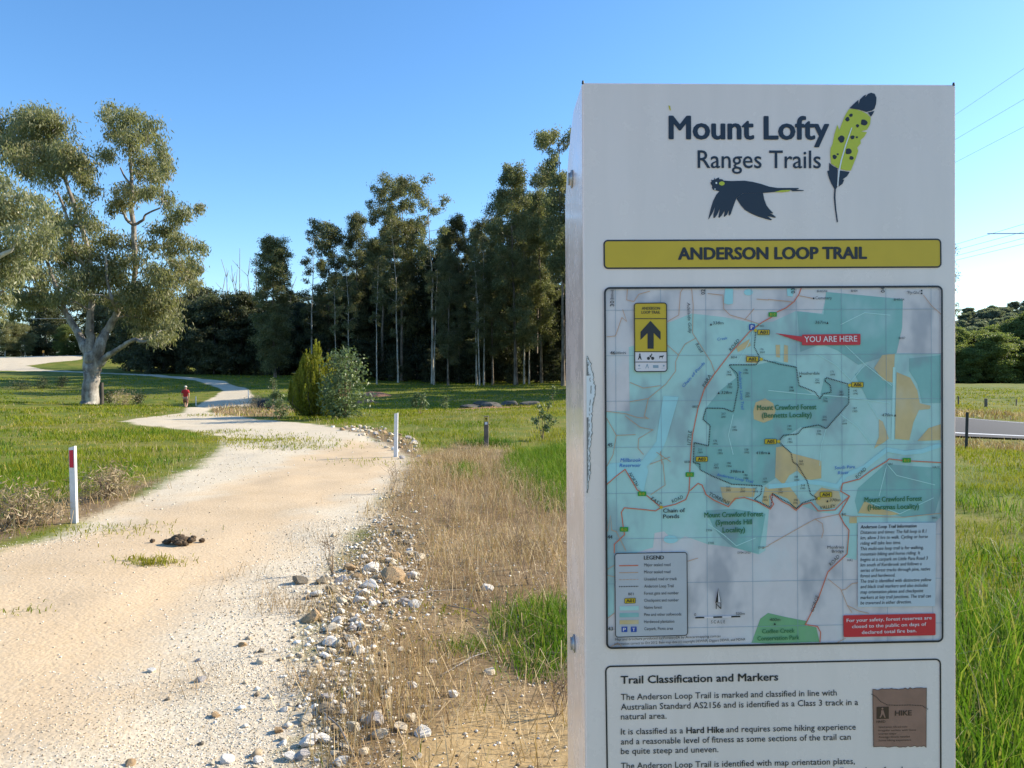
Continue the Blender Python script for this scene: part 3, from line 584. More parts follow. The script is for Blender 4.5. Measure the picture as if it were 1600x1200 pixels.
# ---- shrubs
def cypress():
    b = ground(497, 652); o = empty('conical_shrub', b); g = np.random.default_rng(44); Vs = []; D = []; tb = Tubes(); rn = []
    for k in range(130):
        a = g.random() * 6.28; r = 1.12 * g.random() ** .6; h = (3.25 - 1.75 * (r / 1.0) ** 1.3) * (.90 + .14 * g.random()); lean = np.array([math.cos(a), math.sin(a)]) * r
        tip = np.array([lean[0] * 1.02, lean[1] * 1.02, h]); bs = np.array([lean[0] * .55, lean[1] * .55, .05]); md = np.array([lean[0] * 1.15, lean[1] * 1.15, h * .5])
        if k % 4 == 0: tb.add([bs * .4, bs, md, tip * .95 + md * .05], [.03, .025, .015, .004], 4)
        n = int(240 * h / 2); t = g.random(n) ** .8; sp = .19 * (1 - t) ** .8 + .012
        P = ((1 - t) ** 2)[:, None] * bs + (2 * t * (1 - t))[:, None] * md + (t ** 2)[:, None] * tip
        u = g.normal(size=(n, 3)); u[:, 2] *= .4; u /= np.linalg.norm(u, axis=1, keepdims=True); P = P + u * sp[:, None]
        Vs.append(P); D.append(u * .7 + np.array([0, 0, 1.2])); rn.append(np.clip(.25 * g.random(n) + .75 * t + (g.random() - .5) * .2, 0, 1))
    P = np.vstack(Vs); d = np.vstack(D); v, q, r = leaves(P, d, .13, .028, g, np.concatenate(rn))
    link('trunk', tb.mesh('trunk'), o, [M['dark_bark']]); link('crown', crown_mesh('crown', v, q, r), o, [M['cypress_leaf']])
    tag(o, 'olive green conical feathery shrub standing at the edge of the meadow', 'shrub')
cypress()
def leafy(name, px, py, d, wpx, hpx, stems, nl, L, Wd, leaf, label, seed, cat='sapling', group=None, bark='twig', low=.25, clr=.28):
    b = ground(px, py) if d is None else np.array([*W(px, py, d)[:2], 0]); dd = b[1]
    if d is not None: b[2] = Tz(b[0], b[1])
    g = np.random.default_rng(seed); s = dd / FPX; H = hpx * s; Wm = wpx * s / 2; o = empty(name, b); tb = Tubes(); cl, nd = [], []
    for k in range(stems):
        a = g.random() * 6.28; top = np.array([math.cos(a) * Wm * .6 * g.random(), math.sin(a) * Wm * .6 * g.random(), H * (.75 + .25 * g.random())])
        m1 = top * .5 + np.array([g.normal() * .06, g.normal() * .06, 0]); pts = [np.zeros(3), m1 * .5, m1, top]
        tb.add(pts, np.array([.03, .022, .016, .006]) * max(.4, H / 2.2), 5); nd += [(m1 * .5, .02), (m1, .016), ((m1 + top) / 2, .012), (top, .008)]
    n = max(6, int(nl / 26)); ra = []
    for k in range(n):
        a = g.random() * 6.28; u = g.random(); pr = math.sin(math.pi * (.12 + .8 * u)) ** .8; r_ = Wm * pr * g.random() ** .5
        cl.append(np.array([math.cos(a) * r_, math.sin(a) * r_, H * (low + (1 - low) * u)])); ra.append(np.full(3, max(.05, Wm * clr)))
    attach(tb, nd, cl, ra, g, .008, 3, 1)
    per = nl / n; P = np.repeat(cl, int(per), 0) + g.normal(size=(n * int(per), 3)) * np.repeat(ra, int(per), 0) * .55
    dirs = g.normal(size=(len(P), 3)); v, q, r = leaves(P, dirs, L * (.7 + .6 * g.random(len(P))), Wd * (.7 + .6 * g.random(len(P))), g)
    link('trunk', tb.mesh('trunk'), o, [M[bark]]); link('crown', crown_mesh('crown', v, q, r), o, [M[leaf]])
    return tag(o, label, cat, group)
leafy('gum_shrub', 538, 655, None, 72, 102, 9, 3300, .15, .065, 'shrub_leaf', 'grey green round leaved shrub against the right side of the olive conical one', 1, 'shrub', low=.06, clr=.36)
SG = 'young gum saplings in the grass'
leafy('gum_sapling', 436, 656, None, 36, 42, 3, 600, .12, .05, 'shrub_leaf', 'low leafy grey green sapling left of the olive conical shrub', 2, group=SG, low=.15)
leafy('gum_sapling', 427, 640, 40, 20, 56, 2, 380, .12, .05, 'shrub_leaf', 'taller thin sapling rising behind the low leafy one by the track', 3, group=SG)
leafy('gum_sapling', 657, 648, None, 28, 32, 3, 420, .14, .055, 'shrub_leaf', 'small leafy sapling in the meadow left of the wooden marker post', 4, group=SG)
leafy('gum_sapling', 697, 631, 43, 24, 23, 3, 300, .14, .055, 'shrub_leaf', 'smallest sapling in the meadow in front of the grey rocks', 5, group=SG)
leafy('gum_sapling', 848, 688, None, 40, 62, 3, 330, .11, .04, 'shrub_leaf', 'spindly sapling in the meadow right of the wooden marker post', 6, group=SG)
leafy('gum_sapling', 866, 640, 36, 16, 30, 1, 110, .11, .05, 'shrub_leaf', 'spindly sapling beside the sign edge in front of the wood', 7, group=SG)
BG = 'dark low bushes on the left grass'
for k, (px, py, d, w_, h, lab) in enumerate([(35, 604, 76, 36, 14, 'dark low bush on the left grass at the picture edge'), (68, 603, 78, 26, 15, 'dark low bush on the left grass between two others'), (98, 602, 80, 22, 16, 'dark low bush on the left grass nearest the big gum trunk'), (172, 616, 62, 26, 16, 'dark low bush right of the big gum trunk'), (215, 618, 62, 24, 16, 'dark low bush on the grass near the person walking')]):
    leafy('low_bush', px, py, d, w_, h, 5, 620, .15, .06, 'bush_leaf', lab, 20 + k, 'bush', BG, 'dark_bark', .05, .35)
leafy('brown_bush', 192, 622, 60, 40, 22, 6, 900, .16, .03, 'brown_leaf', 'withered brown bush right of the big gum trunk', 31, 'bush', low=.05, clr=.35)
leafy('brown_bush', 405, 640, 46, 46, 18, 6, 900, .14, .03, 'brown_leaf', 'withered reddish brown bush beside the track bend', 32, 'bush', low=.03, clr=.35)
leafy('brown_bush', 30, 822, None, 130, 45, 14, 1400, .09, .012, 'brown_leaf', 'dead brown bush on the verge left of the red marked guide post', 33, 'bush', low=.03, clr=.4)
leafy('brown_bush', 165, 778, None, 100, 42, 14, 1100, .10, .010, 'brown_leaf', 'dead straw coloured bush on the verge right of the red marked guide post', 34, 'bush', low=.03, clr=.4)

# ------------------------------------------------------------------ grass
def in_view(n_per_m2, r0_, r1_, a0=-41, a1=41, g=rng):
    area = (R(a1) - R(a0)) / 2 * (r1_ ** 2 - r0_ ** 2); n = int(area * n_per_m2)
    a = R(a0) + g.random(n) * (R(a1) - R(a0)); r = np.sqrt(r0_ ** 2 + g.random(n) * (r1_ ** 2 - r0_ ** 2))
    return r * np.sin(a), r * np.cos(a)
def blades(x, y, h, wd, lean, g, rnd=None, twist=True):
    n = len(x); z = T(x, y) - .01; P = np.c_[x, y, z]; h = np.broadcast_to(h, n); wd = np.broadcast_to(wd, n); lean = np.broadcast_to(lean, n)
    a = g.random(n) * 6.283; b = g.random(n) * 6.283; s = np.c_[np.cos(a), np.sin(a), np.zeros(n)] * wd[:, None] / 2; ld = np.c_[np.cos(b), np.sin(b), np.zeros(n)]
    up_ = np.array([0, 0, 1.])
    m = P + up_ * (h * .55)[:, None] + ld * (h * lean * .3)[:, None]; e = P + up_ * (h * np.sqrt(np.maximum(.05, 1 - np.minimum(lean, .97) ** 2)))[:, None] + ld * (h * lean)[:, None]
    V = np.stack([P - s, P + s, m - s * .8, m + s * .8, e - s * .08, e + s * .08], 1).reshape(-1, 3); i = np.arange(n)[:, None] * 6
    q = np.vstack([i + np.array([0, 1, 3, 2]), i + np.array([2, 3, 5, 4])])
    return V, q, np.repeat(g.random(n) if rnd is None else rnd, 6)
def grass_obj(name, parts, mat):
    Vs, Qs, Rs, o = [], [], [], 0
    for V, q, r in parts: Vs.append(V); Qs.append(q + o); Rs.append(r); o += len(V)
    return tag(link(name, mesh_np(name, np.vstack(Vs), quads=np.vstack(Qs), attrs={'rnd': np.concatenate(Rs)}), None, [M[mat]]), kind='stuff')
def clumpy(x, y, sc, seed, lo, hi): return sstep(lo, hi, vn(x, y, sc, seed) * .65 + vn(x, y, sc * .35, seed + 1) * .35)
lush1 = PW([(765, 968), (790, 935), (840, 925), (1000, 925), (1000, 1030), (885, 1030), (850, 1052), (815, 1010)])
lush2 = PW([(768, 735), (800, 706), (900, 690), (1000, 690), (1000, 800), (900, 800), (835, 790), (800, 765)])
lush3 = PW([(690, 735), (740, 722), (760, 745), (715, 755)])
g = np.random.default_rng(77)
green = []
for r0_, r1_, dn, h0, wd in [(2.4, 6, 520, .16, .0050), (6, 11, 560, .115, .0062), (11, 18, 420, .10, .009), (18, 32, 150, .10, .016), (32, 55, 45, .11, .032), (55, 110, 9, .13, .07)]:
    x, y = in_view(dn, r0_, r1_, g=g); s = track_sd(x, y); keep = s < -.05 - .25 * g.random(len(x))
    dryd = sdist(x, y, dry_poly); keep &= (dryd < -.15 + .5 * g.normal(size=len(x)) * .4) | (g.random(len(x)) < .02)
    sl_ = np.maximum(np.maximum(sdist(x, y, lverge_poly), sdist(x, y, heap_poly)), sdist(x, y, shade_soil)); keep &= (sl_ < -.1) | (g.random(len(x)) < .2)
    keep &= road_off(x, y) > 4.4
    den = clumpy(x, y, 1.5, 40, .22, .68); keep &= g.random(len(x)) < .25 + .75 * den
    x, y, den = x[keep], y[keep], den[keep]; hh = h0 * (.45 + .7 * g.random(len(x))) * (.4 + 1.1 * den)
    edge = sstep(0, 1.2, -track_sd(x, y)); hh *= .35 + .65 * edge
    green.append(blades(x, y, hh, wd * (.7 + .6 * g.random(len(x))), .2 + .6 * g.random(len(x)), g, np.clip(.6 * g.random(len(x)) + .34 * (1 - den) + .28 * sstep(-2, 2, x) * sstep(14, 20, y) * (1 - sstep(50, 60, y)) , 0, 1)))
# sparse green tufts that creep over the track
for px, py, rad, n in [(240, 878, .12, 260), (232, 884, .07, 90), (15, 958, .15, 60), (130, 832, .35, 160), (165, 828, .3, 120), (350, 688, .7, 700), (412, 690, .8, 800), (455, 698, .6, 500), (375, 683, .9, 300), (325, 677, .6, 400), (640, 725, .4, 100), (700, 955, .2, 120), (745, 1015, .16, 130), (560, 720, .3, 60), (350, 650, 1.2, 250)]:
    b = ground(px, py); x = b[0] + g.normal(size=n) * rad * 1.3; y = b[1] + g.normal(size=n) * rad * .6
    green.append(blades(x, y, (.02 + .05 * g.random(n)) * (1 + b[1] / 18), .005 + .0005 * b[1], .6 + .35 * g.random(n), g, .15 + g.random(n) * .7))
grass_obj('meadow_grass', green, 'green_grass')
lush = []
for poly, dn, h0, wd in ((lush1, 1500, .30, .007), (lush2, 520, .27, .008), (lush3, 350, .28, .010)):
    lo, hi = poly.min(0), poly.max(0); n = int((hi - lo).prod() * dn); x = lo[0] + g.random(n) * (hi - lo)[0]; y = lo[1] + g.random(n) * (hi - lo)[1]
    sp = sdist(x, y, poly); k = sp > .12 * g.normal(size=n); x, y, sp = x[k], y[k], sp[k]
    lush.append(blades(x, y, h0 * (.4 + .7 * g.random(len(x))) * (.55 + .5 * sstep(0, .5, sp)), wd, .15 + .5 * g.random(len(x)) ** 1.5, g))
# lush growth right of the sign
x, y = in_view(700, 2.3, 6.2, 22, 44, g); k = g.random(len(x)) < .25 + .75 * clumpy(x, y, .8, 60, .25, .6); x, y = x[k], y[k]
lush.append(blades(x, y, (.22 + .34 * g.random(len(x))) * (1 - .35 * sstep(4, 6.2, y)), .010 * (.6 + .6 * g.random(len(x))), .12 + .5 * g.random(len(x)) ** 1.4, g))
x, y = in_view(220, 6, 13, 22, 44, g); k = clumpy(x, y, 1.2, 62, .42, .62) > g.random(len(x)); x, y = x[k], y[k]
lush.append(blades(x, y, .13 + .17 * g.random(len(x)), .012, .2 + .5 * g.random(len(x)), g))
# lush swathes on the left meadow
for r0_, r1_, dn, wd in ((7, 14, 240, .008), (14, 28, 80, .017)):
    x, y = in_view(dn, r0_, r1_, -41, -8, g); k = (track_sd(x, y) < -.5) & (clumpy(x, y, 2.6, 66, .48, .66) > g.random(len(x))) & (sdist(x, y, lverge_poly) < -.1); x, y = x[k], y[k]
    lush.append(blades(x, y, .07 + .12 * g.random(len(x)), wd, .2 + .5 * g.random(len(x)), g))
b = ground(762, 697); n = 500; x = b[0] + g.normal(size=n) * .35; y = b[1] + g.normal(size=n) * .15; lush.append(blades(x, y, .12 + .2 * g.random(n), .012, .2 + .4 * g.random(n), g, g.random(n) * .4))
for px, py, rad, n in [(752, 1015, .09, 130), (720, 1020, .06, 60), (835, 1050, .12, 160), (790, 985, .08, 90)]:
    b = ground(px, py); x = b[0] + g.normal(size=n) * rad; y = b[1] + g.normal(size=n) * rad; lush.append(blades(x, y, .05 + .12 * g.random(n), .005, .4 + .5 * g.random(n), g))
grass_obj('lush_grass', lush, 'lush_grass')
# dry stalks
dryp = []
d1 = PW([(622, 800), (650, 740), (700, 712), (770, 712), (830, 745), (900, 780), (1000, 830), (1000, 930), (860, 925), (770, 935), (700, 900), (640, 850)])
d2 = PW([(508, 1030), (560, 1000), (640, 1012), (715, 1010), (735, 1075), (700, 1120), (640, 1160), (600, 1215), (480, 1215), (500, 1120)])
for poly, dn, h0, wd, ln in ((d1, 380, .27, .0040, .75), (d2, 1000, .25, .0038, .28), (dry_poly, 170, .15, .0040, .8)):
    lo, hi = poly.min(0), poly.max(0); n = int((hi - lo).prod() * dn); x = lo[0] + g.random(n) * (hi - lo)[0]; y = lo[1] + g.random(n) * (hi - lo)[1]
    sp = sdist(x, y, poly); k = (sp > .15 * g.normal(size=n)) & (g.random(n) < .3 + .7 * clumpy(x, y, .6, 81, .25, .55)) & (track_sd(x, y) < .12 * g.random(n)) & (sdist(x, y, lush1) < .1) & (sdist(x, y, mud_poly) < .1 + .3 * g.random(n) ** 3); x, y, sp = x[k], y[k], sp[k]
    dryp.append(blades(x, y, h0 * (.3 + .9 * g.random(len(x))) * (.5 + .5 * sstep(-.1, .4, sp)), wd * (.6 + .8 * g.random(len(x))), ln * (.2 + 1.3 * g.random(len(x)) ** 1.4), g))
# flattened straw
lo, hi = dry_poly.min(0), dry_poly.max(0); n = int((hi - lo).prod() * 260); x = lo[0] + g.random(n) * (hi - lo)[0]; y = lo[1] + g.random(n) * (hi - lo)[1]
k = (track_sd(x, y) < .2 * g.random(n)) & (sdist(x, y, dry_poly) > -.2 * g.random(n)) & (clumpy(x, y, .5, 85, .3, .6) > g.random(n) * .8); x, y = x[k], y[k]
dryp.append(blades(x, y, .10 + .28 * g.random(len(x)) ** 2, .0045, .93 + .04 * g.random(len(x)), g, .35 + .65 * g.random(len(x))))
# straw strewn through the green
for r0_, r1_, dn, wd in ((2.5, 7, 60, .004), (7, 16, 75, .005), (16, 34, 24, .010), (34, 60, 5, .022)):
    x, y = in_view(dn, r0_, r1_, g=g); k = (track_sd(x, y) < -.3) & (road_off(x, y) > 4.5); k &= g.random(len(x)) < .15 + .85 * clumpy(x, y, 1.6, 91, .35, .65); x, y = x[k], y[k]
    dryp.append(blades(x, y, .05 + .15 * g.random(len(x)), wd * .8, .2 + .7 * g.random(len(x)), g, .3 + .7 * g.random(len(x))))
for poly, dn, wd in ((lverge_poly, 75, .006), (verge2_poly, 30, .012), (shade_soil, 8, .03)):
    lo, hi = poly.min(0), poly.max(0); n = int((hi - lo).prod() * dn); x = lo[0] + g.random(n) * (hi - lo)[0]; y = lo[1] + g.random(n) * (hi - lo)[1]; k = sdist(x, y, poly) > .2 * g.normal(size=n); x, y = x[k], y[k]
    dryp.append(blades(x, y, .08 + .28 * g.random(len(x)), wd, .3 + .6 * g.random(len(x)), g))
# verge of the sealed road
for n, o0, o1, hh_, ww in ((6000, -4.9, -8, .16, .018), (5000, 5, 9, .25, .035)):
    j = g.integers(8, 60, n); f = g.random(n); o_ = o0 + (o1 - o0) * g.random(n) ** .8; sg = 1
    P_ = RL[j] * (1 - f)[:, None] + RL[j + 1] * f[:, None] + RNn[j] * (o_ * sg)[:, None]
    dryp.append(blades(P_[:, 0], P_[:, 1], hh_ * (.6 + g.random(n)), ww, .2 + .6 * g.random(n), g))
# withered twigs leaning over the gravel edge
for px, py, n, rad in ((450, 955, 150, .14), (520, 845, 90, .25), (610, 790, 60, .3), (430, 935, 60, .16), (300, 1070, 24, .15), (385, 905, 40, .25), (490, 1075, 90, .1)):
    b = ground(px, py); x = b[0] + g.normal(size=n) * rad; y = b[1] + g.normal(size=n) * rad * .8; dryp.append(blades(x, y, .10 + .15 * g.random(n), .003, .6 + .36 * g.random(n), g, g.random(n) * .5))
x, y = in_view(26, 2.6, 9, 22, 44, g); dryp.append(blades(x, y, .3 + .35 * g.random(len(x)), .004, .3 + .6 * g.random(len(x)), g, .4 + .6 * g.random(len(x))))
grass_obj('dry_grass', dryp, 'dry_grass')

# branching withered weeds and fallen sticks
def weed(px, py, hpx, seed, label):
    b = ground(px, py); g = np.random.default_rng(seed); H = hpx * b[1] / FPX; o = Tubes()
    for k in range(5):
        a = g.random() * 6.28; tip = np.array([math.cos(a) * H * .22, math.sin(a) * H * .22, H * (.7 + .3 * g.random())]); m = tip * .5 + g.normal(size=3) * .02
        o.add([(0, 0, -.01), m, tip], [.0035, .0026, .0012], 4)
        for j in range(5):
            f = .35 + .12 * j; p0 = m * (1 - f) + tip * f; e = p0 + np.array([g.normal() * .07, g.normal() * .07, .05 + .07 * g.random()]); o.add([p0, (p0 + e) / 2 + g.normal(size=3) * .006, e], [.002, .0015, .0008], 3)
    ob = link('withered_weed', o.mesh('withered_weed'), None, [M['twig']]); ob.location = b; tag(ob, label, 'weed', 'withered weeds in the dry grass')
weed(826, 915, 90, 1, 'tall branching withered weed in the dry grass beside the sign'); weed(700, 830, 60, 2, 'branching withered weed among the dry grass below the white post'); weed(612, 770, 45, 3, 'small withered weed at the gravel edge below the white post'); weed(870, 1120, 60, 4, 'withered weed beside the foot of the sign'); weed(520, 900, 60, 5, 'thin withered weed at the gravel edge above the loose stones')
def stick(p, q, r, label):
    A, B = ground(*p), ground(*q); A[2] += .015; B[2] += .02; m = (A + B) / 2 + np.array([.01, .02, .02]); tb = Tubes(); tb.add([A, m, B], [r, r * .9, r * .4], 5)
    tag(link('fallen_stick', tb.mesh('fallen_stick'), None, [M['dead_wood']]), label, 'stick', 'fallen sticks on the ground')
stick((500, 1115), (555, 1195), .005, 'pale fallen stick lying at the gravel edge nearest the viewer'); stick((610, 940), (725, 925), .005, 'long pale fallen stick beside the loose stones'); stick((700, 950), (765, 975), .004, 'short fallen stick left of the green tuft'); stick((690, 1060), (775, 1020), .005, 'pale fallen stick in front of the green tuft')
# far log and rail fence in the wood
A = np.array([*W(595, 600, 101)[:2], 0]); B = np.array([*W(625, 600, 99)[:2], 0]); A[2] = Tz(A[0], A[1]) + .75; B[2] = Tz(B[0], B[1]) + .45; tb = Tubes(); tb.add([A, (A + B) / 2, B], [.12, .14, .16], 7)
tag(link('fallen_log', tb.mesh('fallen_log'), None, [M['pale_bark']]), 'pale fallen log lying among the trunks of the wood', 'log')
o = empty('rail_fence', [*W(862, 600, 112)[:2], 0]); fa = W(838, 600, 112); fb = W(905, 600, 112)
for k in range(8):
    p = fa * (1 - k / 7) + fb * (k / 7); z = Tz(p[0], p[1]); bm = bmesh.new(); box(bm, p[0] - o.location.x - .06, p[0] - o.location.x + .06, p[1] - o.location.y - .06, p[1] - o.location.y + .06, z - .2, z + 1.25); bm_obj('post', bm, M['dead_wood'], o, bevel=.01)
for h in (.55, 1.1):
    tb = Tubes(); tb.add([np.array([fa[0] - o.location.x, fa[1] - o.location.y + .1, Tz(fa[0], fa[1]) + h]), np.array([fb[0] - o.location.x, fb[1] - o.location.y + .1, Tz(fb[0], fb[1]) + h])], [.05, .05], 5); link('rail', tb.mesh('rail'), o, [M['dead_wood']])
tag(o, 'pale wooden rail fence among the trunks beside the sign', 'fence')

# ------------------------------------------------------------------ stones
def rock(seed, flat=.7, cuts=15):
    g = np.random.default_rng(seed); bm = bmesh.new(); bmesh.ops.create_icosphere(bm, subdivisions=3, radius=1)
    V = np.array([v.co[:] for v in bm.verts])
    for _ in range(cuts):
        n = g.normal(size=3); n /= np.linalg.norm(n); d = .5 + .35 * g.random(); h = V @ n; V -= np.maximum(0, h - d)[:, None] * n
    V += .010 * g.normal(size=V.shape); V *= np.array([1, .7 + .25 * g.random(), flat * (.7 + .4 * g.random())])
    for v, c in zip(bm.verts, V): v.co = c
    me = bpy.data.meshes.new('stone'); bm.to_mesh(me); bm.free(); return me
RV = {}
def rock_mesh(k, col):
    if (k, col) not in RV: me = rock(500 + k); me.materials.append(ROCKM[col]); RV[(k, col)] = me
    return RV[(k, col)]
def stone(px, py, wpx, col, label, i, group='loose stones along the track edge'):
    b = ground(px, py); r = wpx * b[1] / FPX / 2 * 1.3; o = bpy.data.objects.new('stone', rock_mesh(i % 7, col)); COL.objects.link(o)
    o.scale = (r, r, r); o.location = (b[0], b[1], b[2] + r * .28); o.rotation_euler = (.3 * math.sin(i * 3.1), .3 * math.cos(i * 1.7), i * 2.13); tag(o, label, 'stone', group)
ZS = [(475, 170, 40, 'white'), (500, 188, 36, 'ochre'), (605, 188, 50, 'white'), (690, 152, 42, 'cream'), (745, 168, 50, 'cream'), (780, 162, 34, 'cream'), (510, 228, 85, 'white'), (390, 228, 70, 'ochre'), (600, 272, 120, 'ochre'), (700, 258, 60, 'white'), (733, 255, 36, 'cream'), (360, 288, 60, 'grey'), (410, 312, 44, 'cream'), (150, 288, 80, 'dark'), (265, 292, 60, 'dark'), (310, 338, 66, 'dark'), (505, 318, 90, 'white'), (470, 350, 60, 'white'), (445, 382, 60, 'white'), (585, 388, 46, 'cream'), (670, 392, 58, 'grey'), (725, 403, 66, 'white'), (215, 472, 105, 'ochre'), (315, 522, 80, 'cream'), (335, 486, 50, 'white'), (412, 520, 50, 'grey'), (570, 520, 56, 'cream'), (448, 636, 70, 'white'), (302, 630, 40, 'cream'), (295, 592, 70, 'white'), (225, 722, 70, 'cream'), (405, 578, 60, 'cream'), (290, 868, 66, 'grey'), (285, 925, 90, 'dark'), (190, 1090, 90, 'white'), (530, 985, 110, 'grey'), (555, 1045, 90, 'cream'), (355, 1182, 80, 'white'), (45, 1025, 50, 'ochre'), (1080, 322, 54, 'white'), (620, 160, 50, 'ochre'), (555, 185, 50, 'ochre'), (640, 235, 56, 'cream'), (235, 350, 60, 'white'), (360, 385, 60, 'cream'), (170, 1150, 70, 'grey'), (110, 1160, 60, 'white'), (70, 1085, 40, 'white'), (340, 600, 56, 'cream'), (240, 440, 60, 'dark'), (250, 620, 40, 'white'), (655, 290, 40, 'ochre'), (1090, 735, 50, 'cream'), (650, 625, 36, 'cream'), (430, 265, 50, 'ochre'), (560, 130, 40, 'cream'), (640, 50, 50, 'dark'), (690, 95, 46, 'dark'), (200, 1050, 40, 'cream')]
SL = {8: 'largest ochre boulder like stone in the middle of the loose stones', 6: 'large flat white stone above the ochre boulder on its left', 9: 'white stone touching the right side of the ochre boulder', 16: 'large rounded white stone below the ochre boulder', 20: 'blue grey rounded stone lying apart right of the white cluster', 21: 'white pointed stone beside the blue grey one', 22: 'orange tan slab at the left edge of the loose stones', 27: 'white ribbed stone above the dry reed patch', 34: 'tall white stone beside the dry reeds nearest the viewer', 35: 'big lilac grey stone buried in the dry reed patch', 36: 'big cream stone buried in the dry reeds below the lilac grey one', 39: 'white stone lying alone in the dry grass left of the green tuft', 13: 'flat dark stone at the gravel side of the loose stones', 37: 'white stone at the bottom edge of the photo among the reeds', 38: 'small ochre stone lying in the gravel left of the reeds', 33: 'wide dark stone at the left foot of the dry reeds', 3: 'topmost cream stone of the loose stones'}
CN = {'white': 'white', 'cream': 'cream', 'ochre': 'ochre', 'grey': 'grey', 'dark': 'dark brown'}
for i, (a, b_, w_, c) in enumerate(ZS): stone(420 + a / 3.158, 820 + b_ / 3.158, w_ / 3.158, c, SL.get(i, 'smallish %s stone among the loose stones beside the track' % CN[c]), i)
for i, (a, b_, w_, c, lab) in enumerate([(710, 752, 52, 'white', 'white flat stone lying on the grey gravel of the track'), (942, 792, 66, 'grey', 'grey rounded stone lying on the gravel of the track'), (1137, 630, 56, 'ochre', 'orange stone on the gravel right of the track middle'), (1228, 656, 46, 'dark', 'dark stone on the gravel beside the orange one'), (1310, 1035, 44, 'ochre', 'rust coloured stone near the lower right of the gravel'), (607, 1185, 70, 'ochre', 'orange brown stone at the bottom edge of the track'), (940, 1092, 46, 'dark', 'dark stone on the lower gravel'), (1225, 708, 66, 'cream', 'pale cream stone on the gravel below the orange one'), (930, 702, 36, 'grey', 'small grey stone on the gravel above the rounded one'), (785, 885, 36, 'dark', 'small dark stone in the middle of the gravel')]):
    stone(a / 3, 800 + b_ / 3, w_ / 4.4, c, lab, i + 3, 'single stones on the track')
g = np.random.default_rng(23); EL = np.array([ground(*p)[:2] for p in [(648, 728), (632, 765), (612, 805), (598, 845), (582, 885), (560, 925), (540, 975), (520, 1030), (505, 1090), (492, 1140), (482, 1195)]])
for k in range(150):
    f = g.random() ** .8 * (len(EL) - 1.001); i = int(f); p = EL[i] * (1 - f + i) + EL[i + 1] * (f - i); x = p[0] + g.normal() * .22 + .08; y = p[1] + g.normal() * .12; r = .014 + .034 * g.random() ** 2
    c = ['white', 'white', 'cream', 'cream', 'cream', 'ochre'][g.integers(6)]; o = bpy.data.objects.new('stone', rock_mesh(k % 7, c)); COL.objects.link(o); o.scale = (r,) * 3; o.location = (x, y, Tz(x, y) + r * .25); o.rotation_euler = (.4 * math.sin(k), .4 * math.cos(k * 2), k)
    tag(o, 'small broken %s stone in the band of rubble along the track edge' % CN[c], 'stone', 'small broken stones along the track edge')
g = np.random.default_rng(19)
lo, hi = heap_poly.min(0), heap_poly.max(0); k = 0
while k < 85:
    x = lo[0] + g.random() * (hi - lo)[0]; y = lo[1] + g.random() * (hi - lo)[1]
    if sdist([x], [y], heap_poly)[0] < -.15 * g.random(): continue
    r = .04 + .07 * g.random() ** 2; c = ['cream', 'cream', 'ochre', 'white', 'grey'][g.integers(5)]; o = bpy.data.objects.new('stone', rock_mesh(k % 7, c)); COL.objects.link(o)
    o.scale = (r,) * 3; o.location = (x, y, Tz(x, y) + r * .3); o.rotation_euler = (.4 * math.sin(k), .4 * math.cos(k * 2), k); tag(o, 'small %s stone in the rubble along the track behind the plain white post' % CN[c], 'stone', 'rubble stones behind the plain white post'); k += 1
# pebbles: nobody could count them
def pebbles(name, x, y, r, mat):
    n = len(x); z = T(x, y); base = np.array([(1, 0, 0), (0, 1, 0), (-1, 0, 0), (0, -1, 0), (0, 0, .75), (0, 0, -.6)]); g = np.random.default_rng(3)
    a = g.random(n) * 6.28; ca, sa_ = np.cos(a), np.sin(a); Bv = base[None] * (.65 + .6 * g.random((n, 6, 1))) * np.stack([np.ones(n), .65 + .3 * g.random(n), .6 + .3 * g.random(n)], 1)[:, None]
    V = np.stack([Bv[..., 0] * ca[:, None] - Bv[..., 1] * sa_[:, None], Bv[..., 0] * sa_[:, None] + Bv[..., 1] * ca[:, None], Bv[..., 2]], 2) * r[:, None, None] + np.c_[x, y, z + r * .25][:, None]
    f = np.array([(0, 1, 4), (1, 2, 4), (2, 3, 4), (3, 0, 4), (1, 0, 5), (2, 1, 5), (3, 2, 5), (0, 3, 5)])
    tr = (np.arange(n)[:, None, None] * 6 + f[None]).reshape(-1, 3)
    tag(link(name, mesh_np(name, V.reshape(-1, 3), tris=tr, attrs={'rnd': np.repeat(g.random(n), 6)}), None, [mat]), kind='stuff')
m, t, b = nodes('pebble'); t.links.new(ramp(t, attr(t, 'rnd'), [(0, (.13, .10, .07)), (.16, (.40, .31, .20)), (.45, (.60, .51, .38)), (.75, (.74, .67, .55)), (1, (.84, .81, .74))]), b.inputs['Base Color']); b.inputs['Roughness'].default_value = .85; M['pebble'] = m
xs, ys, rs = [], [], []
for r0_, r1_, dn, pr in [(2.5, 5, 7500, .0048), (5, 9, 1700, .0078), (9, 18, 60, .013)]:
    x, y = in_view(dn, r0_, r1_, -41, 12, g); s = track_sd(x, y); sn = sdist(x, y, sand_poly)
    k = (s > -.55 * g.random(len(x))) & (g.random(len(x)) < .05 + .95 * sstep(.25, -.9, sn + .5 * (vn(x, y, .8, 2) - .5))); x, y = x[k], y[k]
    xs.append(x); ys.append(y); rs.append(pr * (.5 + 1.0 * g.random(len(x)) ** 2.5))
x, y = in_view(260, 2.5, 9, -25, 12, g); k = (sdist(x, y, dry_poly) > 0); x, y = x[k], y[k]; xs.append(x); ys.append(y); rs.append(.007 * (.6 + 1.6 * g.random(len(x)) ** 3))
